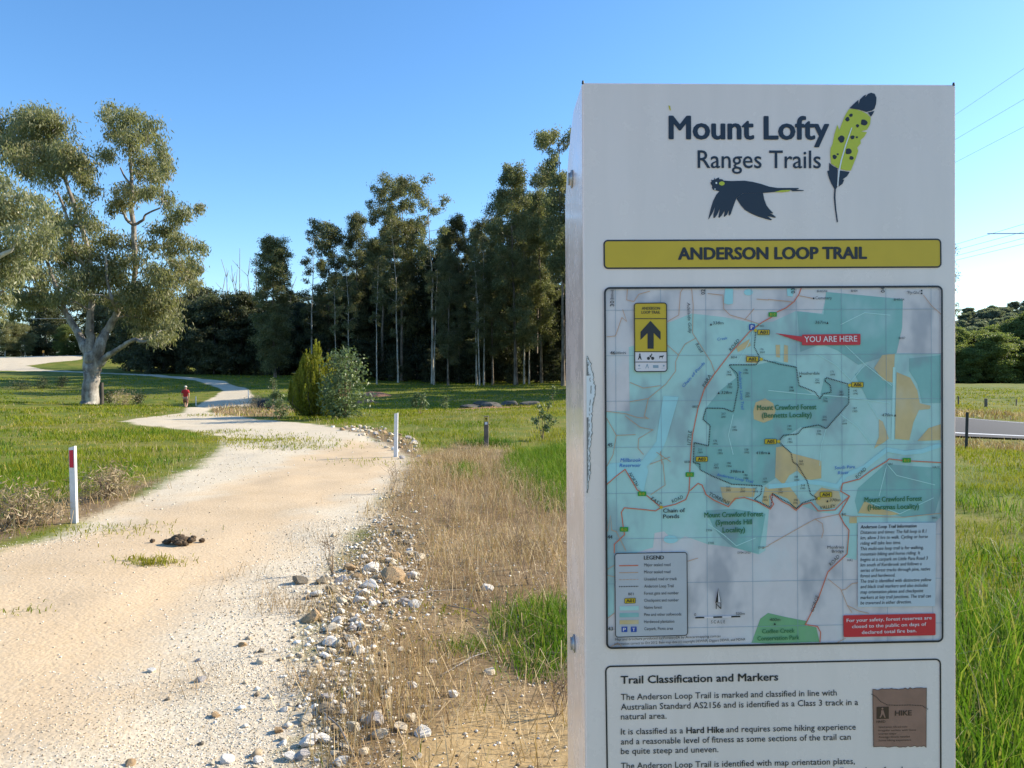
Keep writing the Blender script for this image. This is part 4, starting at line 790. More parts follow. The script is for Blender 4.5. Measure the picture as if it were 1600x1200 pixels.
n = 5000; lo, hi = dry_poly.min(0), dry_poly.max(0); b_ = PW([(520, 850), (640, 830), (690, 930), (600, 1010), (470, 1200), (480, 1000)]); x = lo[0] + g.random(n * 6) * (hi - lo)[0]; y = lo[1] + g.random(n * 6) * (hi - lo)[1]; k = sdist(x, y, b_) > 0; x, y = x[k][:900], y[k][:900]; xs.append(x); ys.append(y); rs.append(.008 + .024 * g.random(len(x)) ** 3)
f = np.clip(g.beta(2.2, 2.4, 1100), 0, .999) * (len(EL) - 1.001); i = f.astype(int); P_ = EL[i] * (1 - f + i)[:, None] + EL[i + 1] * (f - i)[:, None]; x = P_[:, 0] + g.normal(size=1100) * .22 + .03; y = P_[:, 1] + g.normal(size=1100) * .15; xs.append(x); ys.append(y); rs.append(.009 + .026 * g.random(1100) ** 2.2)
pebbles('gravel', np.concatenate(xs), np.concatenate(ys), np.concatenate(rs), M['pebble'])
# rock outcrop and red earth
for k, (px, py, d, w_, h, lab) in enumerate([(795, 628, 50, 26, 13, 'grey boulder with pale rounded top in the outcrop'), (768, 630, 49, 34, 12, 'dark grey low boulder in the middle of the outcrop'), (735, 631, 49, 36, 10, 'long low grey boulder at the left end of the outcrop'), (830, 630, 50, 34, 8, 'flat grey rock at the right end of the outcrop near the sign'), (752, 628, 51, 26, 13, 'grey humped boulder behind the outcrop')]):
    p = W(px, py, d); z = Tz(p[0], p[1]); s = d / FPX; o = bpy.data.objects.new('boulder', rock(700 + k, .9, 7)); COL.objects.link(o); o.data.materials.append(M['granite'])
    o.location = (p[0], p[1], z + .05); o.scale = (w_ * s * .55, w_ * s * .45, h * s * .75); tag(o, lab, 'boulder', 'grey boulders of the outcrop in the meadow')
def mound(px, py, d, rx, ry, h, label):
    p = W(px, py, d); V, q = [], []; n, k = 28, 9; g = np.random.default_rng(int(px))
    for i in range(k):
        f = i / (k - 1)
        for j in range(n):
            a = 6.2832 * j / n; x = math.cos(a) * rx * f * (1 + .15 * math.sin(3 * a + 1)); y = math.sin(a) * ry * f; V.append((x, y, h * (1 - f ** 2) + Tz(p[0] + x, p[1] + y) - .03 + .03 * g.normal() * (1 - f)))
    for i in range(k - 1):
        for j in range(n): q.append((i * n + j, i * n + (j + 1) % n, (i + 1) * n + (j + 1) % n, (i + 1) * n + j))
    o = link('earth_mound', mesh_np('earth_mound', V, quads=q, smooth=True), None, [M['red_soil']]); o.location = (p[0], p[1], 0); tag(o, label, 'mound', 'mounds of red earth')
mound(585, 617, 68, 1.5, 1.0, .4, 'low mound of red earth behind the grey green shrub'); mound(570, 628, 58, 1.0, .7, .25, 'smaller strip of red earth in front of the mound'); mound(770, 634, 47, 3.2, .6, .12, 'strip of bare red earth along the foot of the outcrop')

# ------------------------------------------------------------------ posts
def guide_post(px, py, hpx, label, red, d=None, lean=0):
    b = ground(px, py) if d is None else np.array([*W(px, py, d)[:2], 0])
    if d is not None: b[2] = Tz(b[0], b[1])
    H = hpx * b[1] / FPX; o = empty('guide_post', b, -.25); o.rotation_euler[1] = lean; bm = bmesh.new()
    # folded sheet post: flat front with two returned flanges
    pr = [(-.040, .018), (-.040, 0), (.036, 0), (.036, .032), (.030, .032), (.030, .006), (-.034, .006), (-.034, .018)]
    lo = [bm.verts.new((x, y, -.15)) for x, y in pr]; hi = [bm.verts.new((x, y, H - (.02 if x < 0 else 0))) for x, y in pr]
    for i in range(8): bm.faces.new((lo[i], lo[(i + 1) % 8], hi[(i + 1) % 8], hi[i]))
    bm.faces.new(hi); bm.faces.new(lo[::-1]); bmesh.ops.recalc_face_normals(bm, faces=bm.faces)
    bm_obj('post_body', bm, M['white_plastic'], o)
    if red:
        bm = bmesh.new(); box(bm, -.032, .022, -.004, -.0005, H - .24, H - .045); bm_obj('reflector', bm, M['reflector'], o)
    tag(o, label, 'guide post', 'white guide posts along the track')
guide_post(115, 818, 121, 'white guide post with a red reflector on the left verge of the track', True, lean=-.02)
guide_post(618, 714, 69, 'plain white guide post on the right edge of the track', False, lean=.02)
guide_post(306, 627, 15, 'tiny far white guide post beside the person walking', False, 62)
guide_post(388, 623, 14, 'tiny far white guide post on the shaded bend of the track', False, 66)
b = ground(760, 700); H = 50 * b[1] / FPX; o = empty('trail_marker_post', b); bm = bmesh.new(); box(bm, -.055, .055, -.05, .05, -.2, H); bm_obj('post_body', bm, M['post_wood'], o, bevel=.006)
bm = bmesh.new(); box(bm, -.046, .046, -.054, -.0505, H - .13, H - .015); bm_obj('marker_plate', bm, M['yellow_plate'], o)
bm = bmesh.new(); vs = [bm.verts.new((x, -.0552, H - .07 + z)) for x, z in ((-.006, -.045), (.006, -.045), (.006, 0), (.022, -.012), (.022, .006), (0, .035), (-.022, .006), (-.022, -.012), (-.006, 0))]; bm.faces.new(vs); bmesh.ops.solidify(bm, geom=bm.faces[:], thickness=.0008); bm_obj('arrow', bm, M['black_paint'], o.children[1])
bm = bmesh.new(); box(bm, -.03, .03, -.054, -.0505, H - .20, H - .14); bm_obj('symbol_plate', bm, M['white_plate'], o); tag(o, 'square wooden trail marker post with yellow arrow plate in the meadow', 'marker post')
# black star post right, fence posts over the road
def star_post(px, py, hpx, label, d=None, mat='black_paint', r=.035, lean=.0, group=None, name='fence_post'):
    b = ground(px, py) if d is None else np.array([*W(px, py, d)[:2], 0])
    if d is not None: b[2] = Tz(b[0], b[1])
    H = hpx * b[1] / FPX; bm = bmesh.new()
    for a in (0, 2.094, 4.189):
        vs = box(bm, 0, r, -.006, .006, -.15, H); bmesh.ops.rotate(bm, verts=vs, cent=(0, 0, 0), matrix=Matrix.Rotation(a + .3, 3, 'Z'))
    o = bm_obj(name, bm, M[mat]); o.location = b; o.rotation_euler = (0, lean, 0); tag(o, label, 'post', group)
star_post(1510, 702, 58, 'black steel post standing in the grass right of the sign', r=.045, lean=.03)
FP = 'wooden posts beyond the sealed road'
def wood_post(px, py, d, w_, h, label):
    p = W(px, py, d); z = Tz(p[0], p[1]); bm = bmesh.new(); box(bm, -w_ / 2, w_ / 2, -w_ / 2, w_ / 2, -.2, h); o = bm_obj('fence_post', bm, M['post_wood'], bevel=.02); o.location = (p[0], p[1], z); tag(o, label, 'post', FP)
wood_post(1540.5, 634, 46, .14, .42 + .1, 'stout wooden post beyond the sealed road in the middle of the gap'); wood_post(1588, 634, 48, .07, .45, 'thin wooden post beyond the sealed road near the picture edge'); wood_post(1497.5, 634, 46, .08, .55, 'wooden post beyond the sealed road hard against the sign edge')
p = W(68, 556, 130); o = empty('road_marker', (p[0], p[1], Tz(p[0], p[1]))); bm = bmesh.new(); box(bm, -.06, .06, -.06, .06, -.2, .5); bm_obj('post_body', bm, M['post_wood'], o, bevel=.01); bm = bmesh.new(); box(bm, -.17, .17, -.08, .0, .5, .95); bm_obj('reflector', bm, M['orange'], o, bevel=.02); tag(o, 'small orange yellow marker beside the far gravel road', 'marker')
star_post(472, 640, 22, 'thin dark post left of the olive conical shrub', 44, r=.06)
# culvert drum
p = W(414, 640, 46); bm = bmesh.new(); bmesh.ops.create_cone(bm, segments=20, radius1=.32, radius2=.32, depth=.7, cap_ends=True); bmesh.ops.rotate(bm, verts=bm.verts, cent=(0, 0, 0), matrix=Matrix.Rotation(R(80), 3, 'Y')); o = bm_obj('culvert_pipe', bm, M['black_paint'], bevel=.02); o.location = (p[0], p[1], Tz(p[0], p[1]) + .25); tag(o, 'dark pipe end in the shade beside the track bend', 'pipe')

# ------------------------------------------------------------------ power lines
def wire(a, da, b, db, r, label, group, sag=.0):
    A, B = W(*a, da), W(*b, db); tb = Tubes(); pts = [A + (B - A) * f - np.array([0, 0, sag * 4 * f * (1 - f)]) for f in np.linspace(0, 1, 9)]; tb.add(pts, np.full(9, r), 5); tag(link('power_line', tb.mesh('power_line'), None, [M['wire']]), label, 'power line', group)
def ext(p, q, x): return (x, p[1] + (q[1] - p[1]) * (x - p[0]) / (q[0] - p[0]))
WG = 'thin power lines in the sky right of the sign'
for k, (p, q, nm) in enumerate([((1496, 177), (1600, 107), 'topmost of the three steep power lines right of the sign'), ((1496, 216), (1600, 155), 'middle of the three steep power lines right of the sign'), ((1496, 252), (1600, 198), 'lowest of the three steep power lines right of the sign'), ((1496, 381), (1600, 350), 'topmost of the four flatter power lines above the hill'), ((1496, 390), (1600, 362), 'second from top of the four flatter power lines above the hill'), ((1496, 399), (1600, 372), 'third from top of the four flatter power lines above the hill'), ((1496, 406), (1600, 381), 'lowest of the four flatter power lines above the hill')]):
    wire(ext(p, q, 1150), 75, ext(p, q, 1900), 22 if k < 3 else 30, .0065 if k < 3 else .010, nm, WG)
p = W(1625, 600, 60); z = Tz(p[0], p[1]); o = empty('power_pole', (p[0], p[1], z)); tb = Tubes(); Hh = W(1625, 352, 60)[2] - z; tb.add([(0, 0, -.2), (0, 0, Hh)], [.16, .11], 8); link('pole', tb.mesh('pole'), o, [M['dead_wood']])
xa = W(1540, 366, 60) - np.array(o.location); bm = bmesh.new(); box(bm, xa[0], -xa[0], -.16, -.11, xa[2] - .035, xa[2] + .035); bm_obj('crossarm', bm, M['steel_grey'], o)
tag(o, 'power pole beyond the picture edge whose thin crossarm reaches into the sky', 'power pole')
wire((-40, 499), 84, (102, 497.5), 84, .022, 'single pale power line passing behind the big gum', 'power line on the left', 0)

# ------------------------------------------------------------------ horse droppings
def lump(bm, c, r, g):
    q = bmesh.ops.create_icosphere(bm, subdivisions=3, radius=1)['verts']; ph = g.random(3) * 6
    for v in q:
        n = v.co.copy(); k = r * (1 + .16 * math.sin(4 * n.x + ph[0]) * math.sin(4.3 * n.y + ph[1]) + .09 * math.sin(9 * n.z + ph[2]) + .05 * g.normal()); v.co = Vector(c) + Vector((n.x * k * 1.15, n.y * k, n.z * k * .85))
g = np.random.default_rng(3); b = ground(281, 851); bm = bmesh.new()
for k in range(30):
    f = g.random() ** .7; a = g.random() * 6.28; lump(bm, (math.cos(a) * .15 * f - .01, math.sin(a) * .11 * f, .03 + .085 * (1 - f)), .030 + .012 * g.random(), g)
for c, r in (((.13, 0, .06), .042), ((.145, .02, .095), .028), ((.10, -.07, .02), .024)): lump(bm, c, r, g)
o = bm_obj('horse_dung', bm, M['dung'], smooth=True); o.location = b; o.scale = (.85, .85, .7); tag(o, 'dark heap of horse dung lying on the sandy track', 'dung')
for px, py, r, lab in ((238, 848, .022, 'single dropping lying left of the dung heap'), (316, 848, .026, 'single dropping lying right of the dung heap')):
    b = ground(px, py); bm = bmesh.new(); lump(bm, (0, 0, r * .8), r, g); o = bm_obj('dropping', bm, M['dung'], smooth=True); o.location = b; tag(o, lab, 'dropping', 'single droppings beside the heap')

# ------------------------------------------------------------------ person in red
def skin(name, verts, edges, rad, mat, parent, sub=2, root=0):
    me = bpy.data.meshes.new(name); me.from_pydata(verts, edges, []); o = bpy.data.objects.new(name, me); COL.objects.link(o)
    md = o.modifiers.new('s', 'SKIN'); md.use_smooth_shade = True
    for i, r in enumerate(rad):
        sv = me.skin_vertices[0].data[i]; sv.radius = (r, r) if np.isscalar(r) else r; sv.use_root = (i == root)
    o.modifiers.new('d', 'SUBSURF').levels = sub
    dg = bpy.context.evaluated_depsgraph_get(); nm = bpy.data.meshes.new_from_object(o.evaluated_get(dg)); bpy.data.objects.remove(o)
    nm.name = name; nm.materials.clear(); nm.polygons.foreach_set('use_smooth', np.ones(len(nm.polygons), bool)); return link(name, nm, parent, [mat])
def person():
    b = np.array([*W(290, 643, 58)[:2], 0]); b[2] = Tz(b[0], b[1]) + .01; o = empty('person', b, .12)
    sk = plain('skin', (.42, .25, .18), .55); red = plain('red_cloth', (.42, .014, .02), .8); shorts = plain('shorts_cloth', (.24, .11, .08), .85); capm = plain('cap_cloth', (.62, .58, .52), .8); shoe = plain('shoe', (.05, .05, .06), .7); hairm = plain('hair', (.20, .17, .14), .8)
    # y forward (walking away); left foot forward
    v = [(0, 0, .94), (0, .01, 1.12), (0, .02, 1.32), (0, .02, 1.45), (0, .035, 1.53), (0, .05, 1.60), (0, .05, 1.69)]; e = [(0, 1), (1, 2), (2, 3), (3, 4), (4, 5), (5, 6)]; r = [(.15, .11), (.14, .10), (.17, .11), (.13, .09), .055, (.075, .09), (.07, .085)]
    for s, ay, hy in ((-1, .10, .20), (1, -.10, -.06)):
        n = len(v); v += [(s * .17, .02, 1.42), (s * .25, -.02 + ay * .1, 1.18), (s * .24, hy, .96), (s * .235, hy + .03, .89), (s * .233, hy + .045, .85)]; e += [(3, n), (n, n + 1), (n + 1, n + 2), (n + 2, n + 3), (n + 3, n + 4)]; r += [.065, .046, .030, (.018, .036), (.014, .038)]
        for j in range(4):
            q = len(v); L_ = (.07, .085, .08, .062)[j]; yy = hy + .02 + .018 * j; v += [(s * .232, yy, .845 - L_ * .5), (s * .222, yy + .01, .845 - L_)]; e += [(n + 4, q), (q, q + 1)]; r += [.0095, .008]
        q = len(v); v += [(s * .222, hy + .085, .88), (s * .21, hy + .10, .845)]; e += [(n + 3, q), (q, q + 1)]; r += [.011, .009]
    for s, ky, ay, az_ in ((-1, .16, .22, .085), (1, .02, -.28, .14)):
        n = len(v); v += [(s * .095, 0, .86), (s * .10, ky, .50), (s * .10, ay - .02, az_ + .02), (s * .105, ay + .10, az_ - .05 if s < 0 else az_ - .09)]; e += [(0, n), (n, n + 1), (n + 1, n + 2), (n + 2, n + 3)]; r += [.098, .062, .040, (.042, .03)]
    body = skin('body', v, e, r, sk, o)
    # face: nose, eyes, ears
    bm = bmesh.new()
    for c, rr_ in (((0, .148, 1.64), (.012, .02, .02)), ((-.085, .05, 1.645), (.012, .02, .032)), ((.085, .05, 1.645), (.012, .02, .032))):
        for q in bmesh.ops.create_icosphere(bm, subdivisions=2, radius=1)['verts']: q.co = Vector((c[0] + q.co.x * rr_[0], c[1] + q.co.y * rr_[1], c[2] + q.co.z * rr_[2]))
    bm_obj('face_detail', bm, sk, o, True); bm = bmesh.new()
    for sx in (-.03, .03):
        for q in bmesh.ops.create_icosphere(bm, subdivisions=2, radius=.009)['verts']: q.co += Vector((sx, .135, 1.665))
    bm_obj('eyes', bm, shoe, o, True)
    skin('shirt', [(0, 0, .93), (0, .01, 1.12), (0, .02, 1.32), (0, .02, 1.45), (0, .03, 1.495), (-.17, .02, 1.425), (-.235, .0, 1.24), (.17, .02, 1.425), (.235, -.02, 1.24)], [(0, 1), (1, 2), (2, 3), (3, 4), (3, 5), (5, 6), (3, 7), (7, 8)], [(.175, .13), (.168, .125), (.195, .13), (.15, .11), .075, .085, .075, .085, .075], red, o)
    skin('shorts', [(0, 0, .95), (0, 0, .90), (-.10, .02, .82), (-.10, .13, .56), (.10, .0, .82), (.10, .02, .56)], [(0, 1), (1, 2), (2, 3), (1, 4), (4, 5)], [(.165, .12), (.165, .125), .115, .09, .115, .09], shorts, o)
    skin('hair', [(0, .0, 1.60), (0, .0, 1.66)], [(0, 1)], [(.075, .06), (.08, .075)], hairm, o)
    bm = bmesh.new()
    for q in bmesh.ops.create_uvsphere(bm, u_segments=20, v_segments=12, radius=1)['verts']:
        z = q.co.z; q.co = Vector((q.co.x * .092, q.co.y * .112 + .045, 1.695 + max(z, -.12) * .085))
    vs = box(bm, -.07, .07, .12, .225, 1.68, 1.692); bm_obj('cap', bm, capm, o, True)
    for s, y, z, pt in ((-1, .22, 0, 0), (1, -.28, .06, -.5)):
        bm = bmesh.new()
        for q in bmesh.ops.create_uvsphere(bm, u_segments=16, v_segments=10, radius=1)['verts']: q.co = Vector((q.co.x * .05, q.co.y * .14, max(q.co.z, -.55) * .065 + .036))
        bmesh.ops.rotate(bm, verts=bm.verts, cent=(0, .1, 0), matrix=Matrix.Rotation(pt, 3, 'X')); bmesh.ops.translate(bm, verts=bm.verts, vec=(s * .103, y + .05, z * .4)); bm_obj('shoe', bm, shoe, o, True)
    o.scale = (1.08,) * 3
    tag(o, 'person in red shirt, shorts and pale cap walking away along the track', 'person')
person()

# ------------------------------------------------------------------ the trail sign
TH = R(1.6); sv = np.array([math.cos(TH), math.sin(TH), 0]); sn = np.array([-math.sin(TH), math.cos(TH), 0]); SP0 = W(911.5, 590, 1.225)
def SUV(px, py):
    d = ray(px, py); t = ((SP0 - EYE) @ sn) / (d @ sn); X = EYE + t * d; return np.array([(X - SP0) @ sv, X[2]])
SW = SUV(1494, 590)[0]; _c = SP0 + sv * SW / 2 + sn * .13; SZ0 = Tz(_c[0], _c[1]) - .02
sign = empty('trail_sign', (*(SP0 + sv * SW / 2)[:2], SZ0), TH)
tag(sign, 'tall white box sign with trail map, yellow name banner and feather emblem', 'sign')
KM = 1.235 / FPX
def S(px, py): u, v = SUV(px, py); return np.array([u - SW / 2, v - SZ0])
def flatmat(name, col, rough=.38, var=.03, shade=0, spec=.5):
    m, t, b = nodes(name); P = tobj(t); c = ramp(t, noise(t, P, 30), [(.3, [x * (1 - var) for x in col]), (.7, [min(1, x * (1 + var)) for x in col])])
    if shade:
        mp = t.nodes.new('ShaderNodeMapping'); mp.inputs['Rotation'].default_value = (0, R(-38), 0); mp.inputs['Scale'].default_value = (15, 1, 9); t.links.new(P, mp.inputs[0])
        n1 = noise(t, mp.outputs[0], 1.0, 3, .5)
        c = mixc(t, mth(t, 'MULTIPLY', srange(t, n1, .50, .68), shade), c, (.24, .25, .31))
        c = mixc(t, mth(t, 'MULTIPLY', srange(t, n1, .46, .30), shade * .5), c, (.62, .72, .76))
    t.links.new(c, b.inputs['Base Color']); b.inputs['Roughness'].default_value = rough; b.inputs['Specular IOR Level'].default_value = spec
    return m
FM = {'white': flatmat('sign_white', (.80, .78, .80), .32), 'navy': flatmat('ink_navy', (.016, .024, .045)), 'ink': flatmat('ink_black', (.022, .02, .028)), 'lime': flatmat('ink_lime', (.55, .56, .04)), 'gold': flatmat('ink_gold', (.66, .43, .02)),
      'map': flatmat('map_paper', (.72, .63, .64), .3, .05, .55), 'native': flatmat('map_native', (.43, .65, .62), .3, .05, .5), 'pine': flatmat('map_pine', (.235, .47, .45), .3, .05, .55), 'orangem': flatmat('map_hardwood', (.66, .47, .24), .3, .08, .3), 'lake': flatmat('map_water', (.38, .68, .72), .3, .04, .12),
      'park': flatmat('map_park', (.20, .42, .22), .3, .06, .3), 'road': flatmat('map_road', (.68, .17, .10)), 'minor': flatmat('map_minor', (.62, .32, .18)), 'grid': flatmat('map_grid', (.28, .36, .44)), 'pale': flatmat('map_pale', (.50, .74, .71)), 'redbox': flatmat('red_box', (.62, .03, .045)), 'greenbox': flatmat('green_box', (.03, .30, .04)), 'blue': flatmat('blue_ink', (.04, .16, .52)), 'bluep': flatmat('blue_box', (.02, .07, .36)), 'gtext': flatmat('green_ink', (.035, .16, .07)), 'legend': flatmat('legend_paper', (.52, .50, .53)), 'info': flatmat('info_paper', (.56, .60, .66)), 'wtext': flatmat('white_ink', (.8, .7, .72)), 'card': flatmat('brown_card', (.33, .17, .13), .4, .12), 'cardink': flatmat('brown_ink', (.07, .035, .03)), 'peel': flatmat('peeled_metal', (.22, .20, .19), .6, .3), 'edge': flatmat('sign_edge', (.85, .83, .84), .3), 'yellowink': flatmat('yellow_dot', (.62, .50, .02))}
class Flat:
    def __init__(s): s.V = []; s.F = []; s.MI = []; s.mats = []; s.k = 0
    def mi(s, m):
        if m not in s.mats: s.mats.append(m)
        return s.mats.index(m)
    def poly(s, P, y, m):
        o = len(s.V); s.V += [(p[0], -y, p[1]) for p in P]; A = sum(P[i][0] * P[(i + 1) % len(P)][1] - P[(i + 1) % len(P)][0] * P[i][1] for i in range(len(P)))
        idx = list(range(o, o + len(P))); s.F.append(idx if A > 0 else idx[::-1]); s.MI.append(s.mi(m))
    def ppoly(s, pts, y, m): s.poly([S(*p) for p in pts], y, m)
    def stroke(s, pts, wpx, y, m, closed=False, dash=None):
        P = np.array([S(*p) for p in pts]); w_ = wpx * KM / 2
        if dash:
            on, off = dash[0] * KM, dash[1] * KM; seg = np.linalg.norm(np.diff(P, axis=0), axis=1); cum = np.r_[0, np.cumsum(seg)]; t = 0.0
            while t < cum[-1]:
                e = min(t + on, cum[-1]); a = np.array([np.interp(t, cum, P[:, i]) for i in (0, 1)]); b = np.array([np.interp(e, cum, P[:, i]) for i in (0, 1)]); d = b - a; L = np.linalg.norm(d)
                if L > 1e-6: n = np.array([-d[1], d[0]]) / L * w_; s.poly([a - n, b - n, b + n, a + n], y, m)
                t += on + off
            return
        n = len(P); d = np.diff(np.vstack([P, P[:1]]) if closed else P, axis=0); d /= np.maximum(np.linalg.norm(d, axis=1, keepdims=True), 1e-9); nn = np.c_[-d[:, 1], d[:, 0]]; o = []
        for i in range(n):
            a = nn[i - 1] if (i > 0 or closed) else nn[0]; b = nn[i % len(nn)] if (i < len(nn) or closed) else nn[-1]; q = a + b; q /= max(np.linalg.norm(q), 1e-6); o.append(q * w_ / max(.5, q @ a))
        for i in range(n if closed else n - 1):
            j = (i + 1) % n; s.poly([P[i] - o[i], P[j] - o[j], P[j] + o[j], P[i] + o[i]], y, m)
    def rrect(s, pts, rad, y, m, border=0, bm_='ink', yb=None):
        P = np.array([S(*p) for p in pts]); r = rad * KM; out = []
        for i in range(4):
            p, a, b = P[i], P[i - 1], P[(i + 1) % 4]; da = (a - p) / np.linalg.norm(a - p); db = (b - p) / np.linalg.norm(b - p)
            for k in range(7):
                f = k / 6 * math.pi / 2; out.append(p + da * r * (1 - math.sin(f)) + db * r * (1 - math.cos(f)))
        if m: s.poly(out, y, m)
        if border:
            c = np.mean(P, 0); w_ = border * KM; inner = []
            for i, q in enumerate(out):
                t = out[(i + 1) % len(out)] - out[i - 1]; t /= np.linalg.norm(t); nrm = np.array([-t[1], t[0]]); nrm *= np.sign(nrm @ (c - q)) or 1; inner.append(q + nrm * w_)
            for i in range(len(out)):
                j = (i + 1) % len(out); s.poly([out[i], out[j], inner[j], inner[i]], yb or y + .0002, bm_)
    def text(s, st, px, py, cap, wpx=None, m='ink', y=.001, al='L', ang=0, bold=0, shear=0, cond=.92, px2=None):
        c = bpy.data.curves.new('t', 'FONT'); c.body = st; c.shear = shear; c.resolution_u = 3 if cap > 14 else 2
        o = bpy.data.objects.new('t', c); me = bpy.data.meshes.new_from_object(o); V = np.array([v.co[:2] for v in me.vertices]); Fs = [list(p.vertices) for p in me.polygons]; bpy.data.objects.remove(o); bpy.data.curves.remove(c); bpy.data.meshes.remove(me)
        if not len(V): return
        x0, x1 = V[:, 0].min(), V[:, 0].max(); sy = cap * KM / .706; sx = (wpx * KM / (x1 - x0)) if wpx else sy * cond
        X = (V[:, 0] - (x0 if al == 'L' else x1 if al == 'R' else (x0 + x1) / 2)) * sx; Y = V[:, 1] * sy; a = R(ang); b0 = S(px, py)
        if px2 is not None: d = S(*px2) - b0; a += math.atan2(d[1], d[0])
        q = np.c_[b0[0] + X * math.cos(a) - Y * math.sin(a), b0[1] + X * math.sin(a) + Y * math.cos(a)]; k = len(s.V); s.V += [(u, -y, v) for u, v in q]
        i_ = s.mi(m); base = s.V[k:]
        if bold:
            w_ = bold * sy * 1.1
            for j, (du, dv) in enumerate(((1, 0), (-1, 0), (0, .6), (0, -.6), (.7, .45), (-.7, -.45), (.7, -.45), (-.7, .45)) if cap > 7 else ((1, 0), (-1, 0))):
                k2 = len(s.V); s.V += [(u + du * w_, yy - .000012 * (j + 1), v + dv * w_) for u, yy, v in base]
                for f in Fs:
                    f = [k2 + q_ for q_ in f]; A = sum(s.V[f[i]][0] * s.V[f[(i + 1) % len(f)]][2] - s.V[f[(i + 1) % len(f)]][0] * s.V[f[i]][2] for i in range(len(f)))
                    s.F.append(f if A > 0 else f[::-1]); s.MI.append(i_)
        for f in Fs:
            f = [k + j for j in f]; A = sum(s.V[f[i]][0] * s.V[f[(i + 1) % len(f)]][2] - s.V[f[(i + 1) % len(f)]][0] * s.V[f[i]][2] for i in range(len(f)))
            s.F.append(f if A > 0 else f[::-1]); s.MI.append(i_)
        return (x1 - x0) * sx / KM
    def obj(s, name, parent=None):
        me = bpy.data.meshes.new(name); me.from_pydata(s.V, [], s.F)
        for m in s.mats: me.materials.append(FM[m])
        me.polygons.foreach_set('material_index', np.array(s.MI, np.int32)); me.update(); return link(name, me, parent or sign)
# cabinet: folded white box, roof sloping down to the back
DEP, TOP = .285, S(1200, 130.5)[1]
bm = bmesh.new(); prof = [(0, 0), (0, TOP), (.125, TOP), (.18, TOP - .025), (.245, TOP - .08), (DEP, TOP - .125), (DEP, 0)]
Lf = [bm.verts.new((-SW / 2, y, z)) for y, z in prof]; Rf = [bm.verts.new((SW / 2, y, z)) for y, z in prof]
for i in range(7): bm.faces.new((Lf[i], Lf[(i + 1) % 7], Rf[(i + 1) % 7], Rf[i]))
bm.faces.new(Lf[::-1]); bm.faces.new(Rf); bmesh.ops.recalc_face_normals(bm, faces=bm.faces)
m, t, b = nodes('sign_paint'); P = tobj(t); mp = t.nodes.new('ShaderNodeMapping'); mp.inputs['Scale'].default_value = (6, 6, .8); t.links.new(P, mp.inputs[0])
n1 = noise(t, mp.outputs[0], 3, 4); t.links.new(ramp(t, n1, [(.3, (.845, .69, .64)), (.62, (.90, .735, .685))]), b.inputs['Base Color']); b.inputs['Roughness'].default_value = .22; b.inputs['Coat Weight'].default_value = .35; b.inputs['Coat Roughness'].default_value = .08
t.links.new(ramp(t, noise(t, P, 9, 6, .7), [(.35, (.16, .16, .16)), (.7, (.36, .36, .36))]), b.inputs['Roughness']); bump(t, b, noise(t, P, 5, 2), .08, .02)
cab = bm_obj('cabinet', bm, m, sign, bevel=.0025, seg=3)
for f in cab.data.polygons: f.use_smooth = False
for cx_ in (-1, 1):
    bm = bmesh.new(); bmesh.ops.create_cone(bm, segments=12, radius1=.0022, radius2=.0016, depth=.005, cap_ends=True); oc = bm_obj('corner_rivet', bm, M['black_paint'], cab); oc.location = (cx_ * (SW / 2 - .002), .003, TOP + .0015)
def bolt(px, py, side):
    zz = 1.6 + (590 - py) * (1.225 * .0 + 1) * 0
    bm = bmesh.new(); bmesh.ops.create_cone(bm, segments=24, radius1=.0160, radius2=.0160, depth=.012, cap_ends=True)
    bmesh.ops.bevel(bm, geom=[e for e in bm.edges if len(e.link_faces) == 2 and e.calc_face_angle(0) > 1], offset=.005, segments=3, affect='EDGES')
    q = bmesh.ops.create_cone(bm, segments=6, radius1=.006, radius2=.006, depth=.0125, cap_ends=True)
    bmesh.ops.rotate(bm, verts=bm.verts, cent=(0, 0, 0), matrix=Matrix.Rotation(R(90), 3, 'Y')); o = bm_obj('bolt', bm, M['steel_grey'], cab)
    o.location = (side * (SW / 2 + .0015), px, py)
BY = .15
for zpx in (281, 1007):
    zz = 1.6 + (590 - zpx) / FPX * (1.225 + BY) - SZ0
    for sd_ in (-1, 1): bolt(BY, zz, sd_)
# peeled laminate along the left front edge, corner rivets
g = np.random.default_rng(12); F = Flat()
zz = np.linspace(556, 770, 70); wd = 4 + 5 * np.exp(-((zz - 590) / 26) ** 2) + 11 * np.exp(-((zz - 618) / 24) ** 2) * .6 + 4 * np.exp(-((zz - 665) / 30) ** 2) + g.normal(size=70) * .9; wd *= np.clip((zz - 553) / 16, .1, 1) * np.clip((775 - zz) / 30, 0, 1)
lft = [(916.2 + .004 * (z - 556), z) for z in zz]; rgt = [(916.6 + .004 * (z - 556) + max(.3, q), z) for z, q in zip(zz, wd)]
for i in range(69):
    F.ppoly([lft[i], lft[i + 1], rgt[i + 1], rgt[i]], .0004, 'white')
    a, b_ = rgt[i], rgt[i + 1]; k = .5 + 1.5 * g.random() ** 2; F.ppoly([(a[0] - k, a[1]), (b_[0] - k * .8, b_[1]), (b_[0] + .4, b_[1]), (a[0] + .4, a[1])], .0007, 'peel')
    if g.random() < .55: F.ppoly([(a[0] * .45 + lft[i][0] * .55, a[1]), (b_[0] * .45 + lft[i][0] * .55, b_[1]), (b_[0] * .55 + lft[i][0] * .45, b_[1]), (a[0] * .55 + lft[i][0] * .45, a[1])], .0008, 'peel')
    if zz[i] > 650 or zz[i] < 585: F.ppoly([lft[i], lft[i + 1], (lft[i + 1][0] + wd[i] * .35, lft[i + 1][1]), (lft[i][0] + wd[i] * .4, lft[i][1])], .0006, 'peel')
F.obj('peeled_edge', cab)
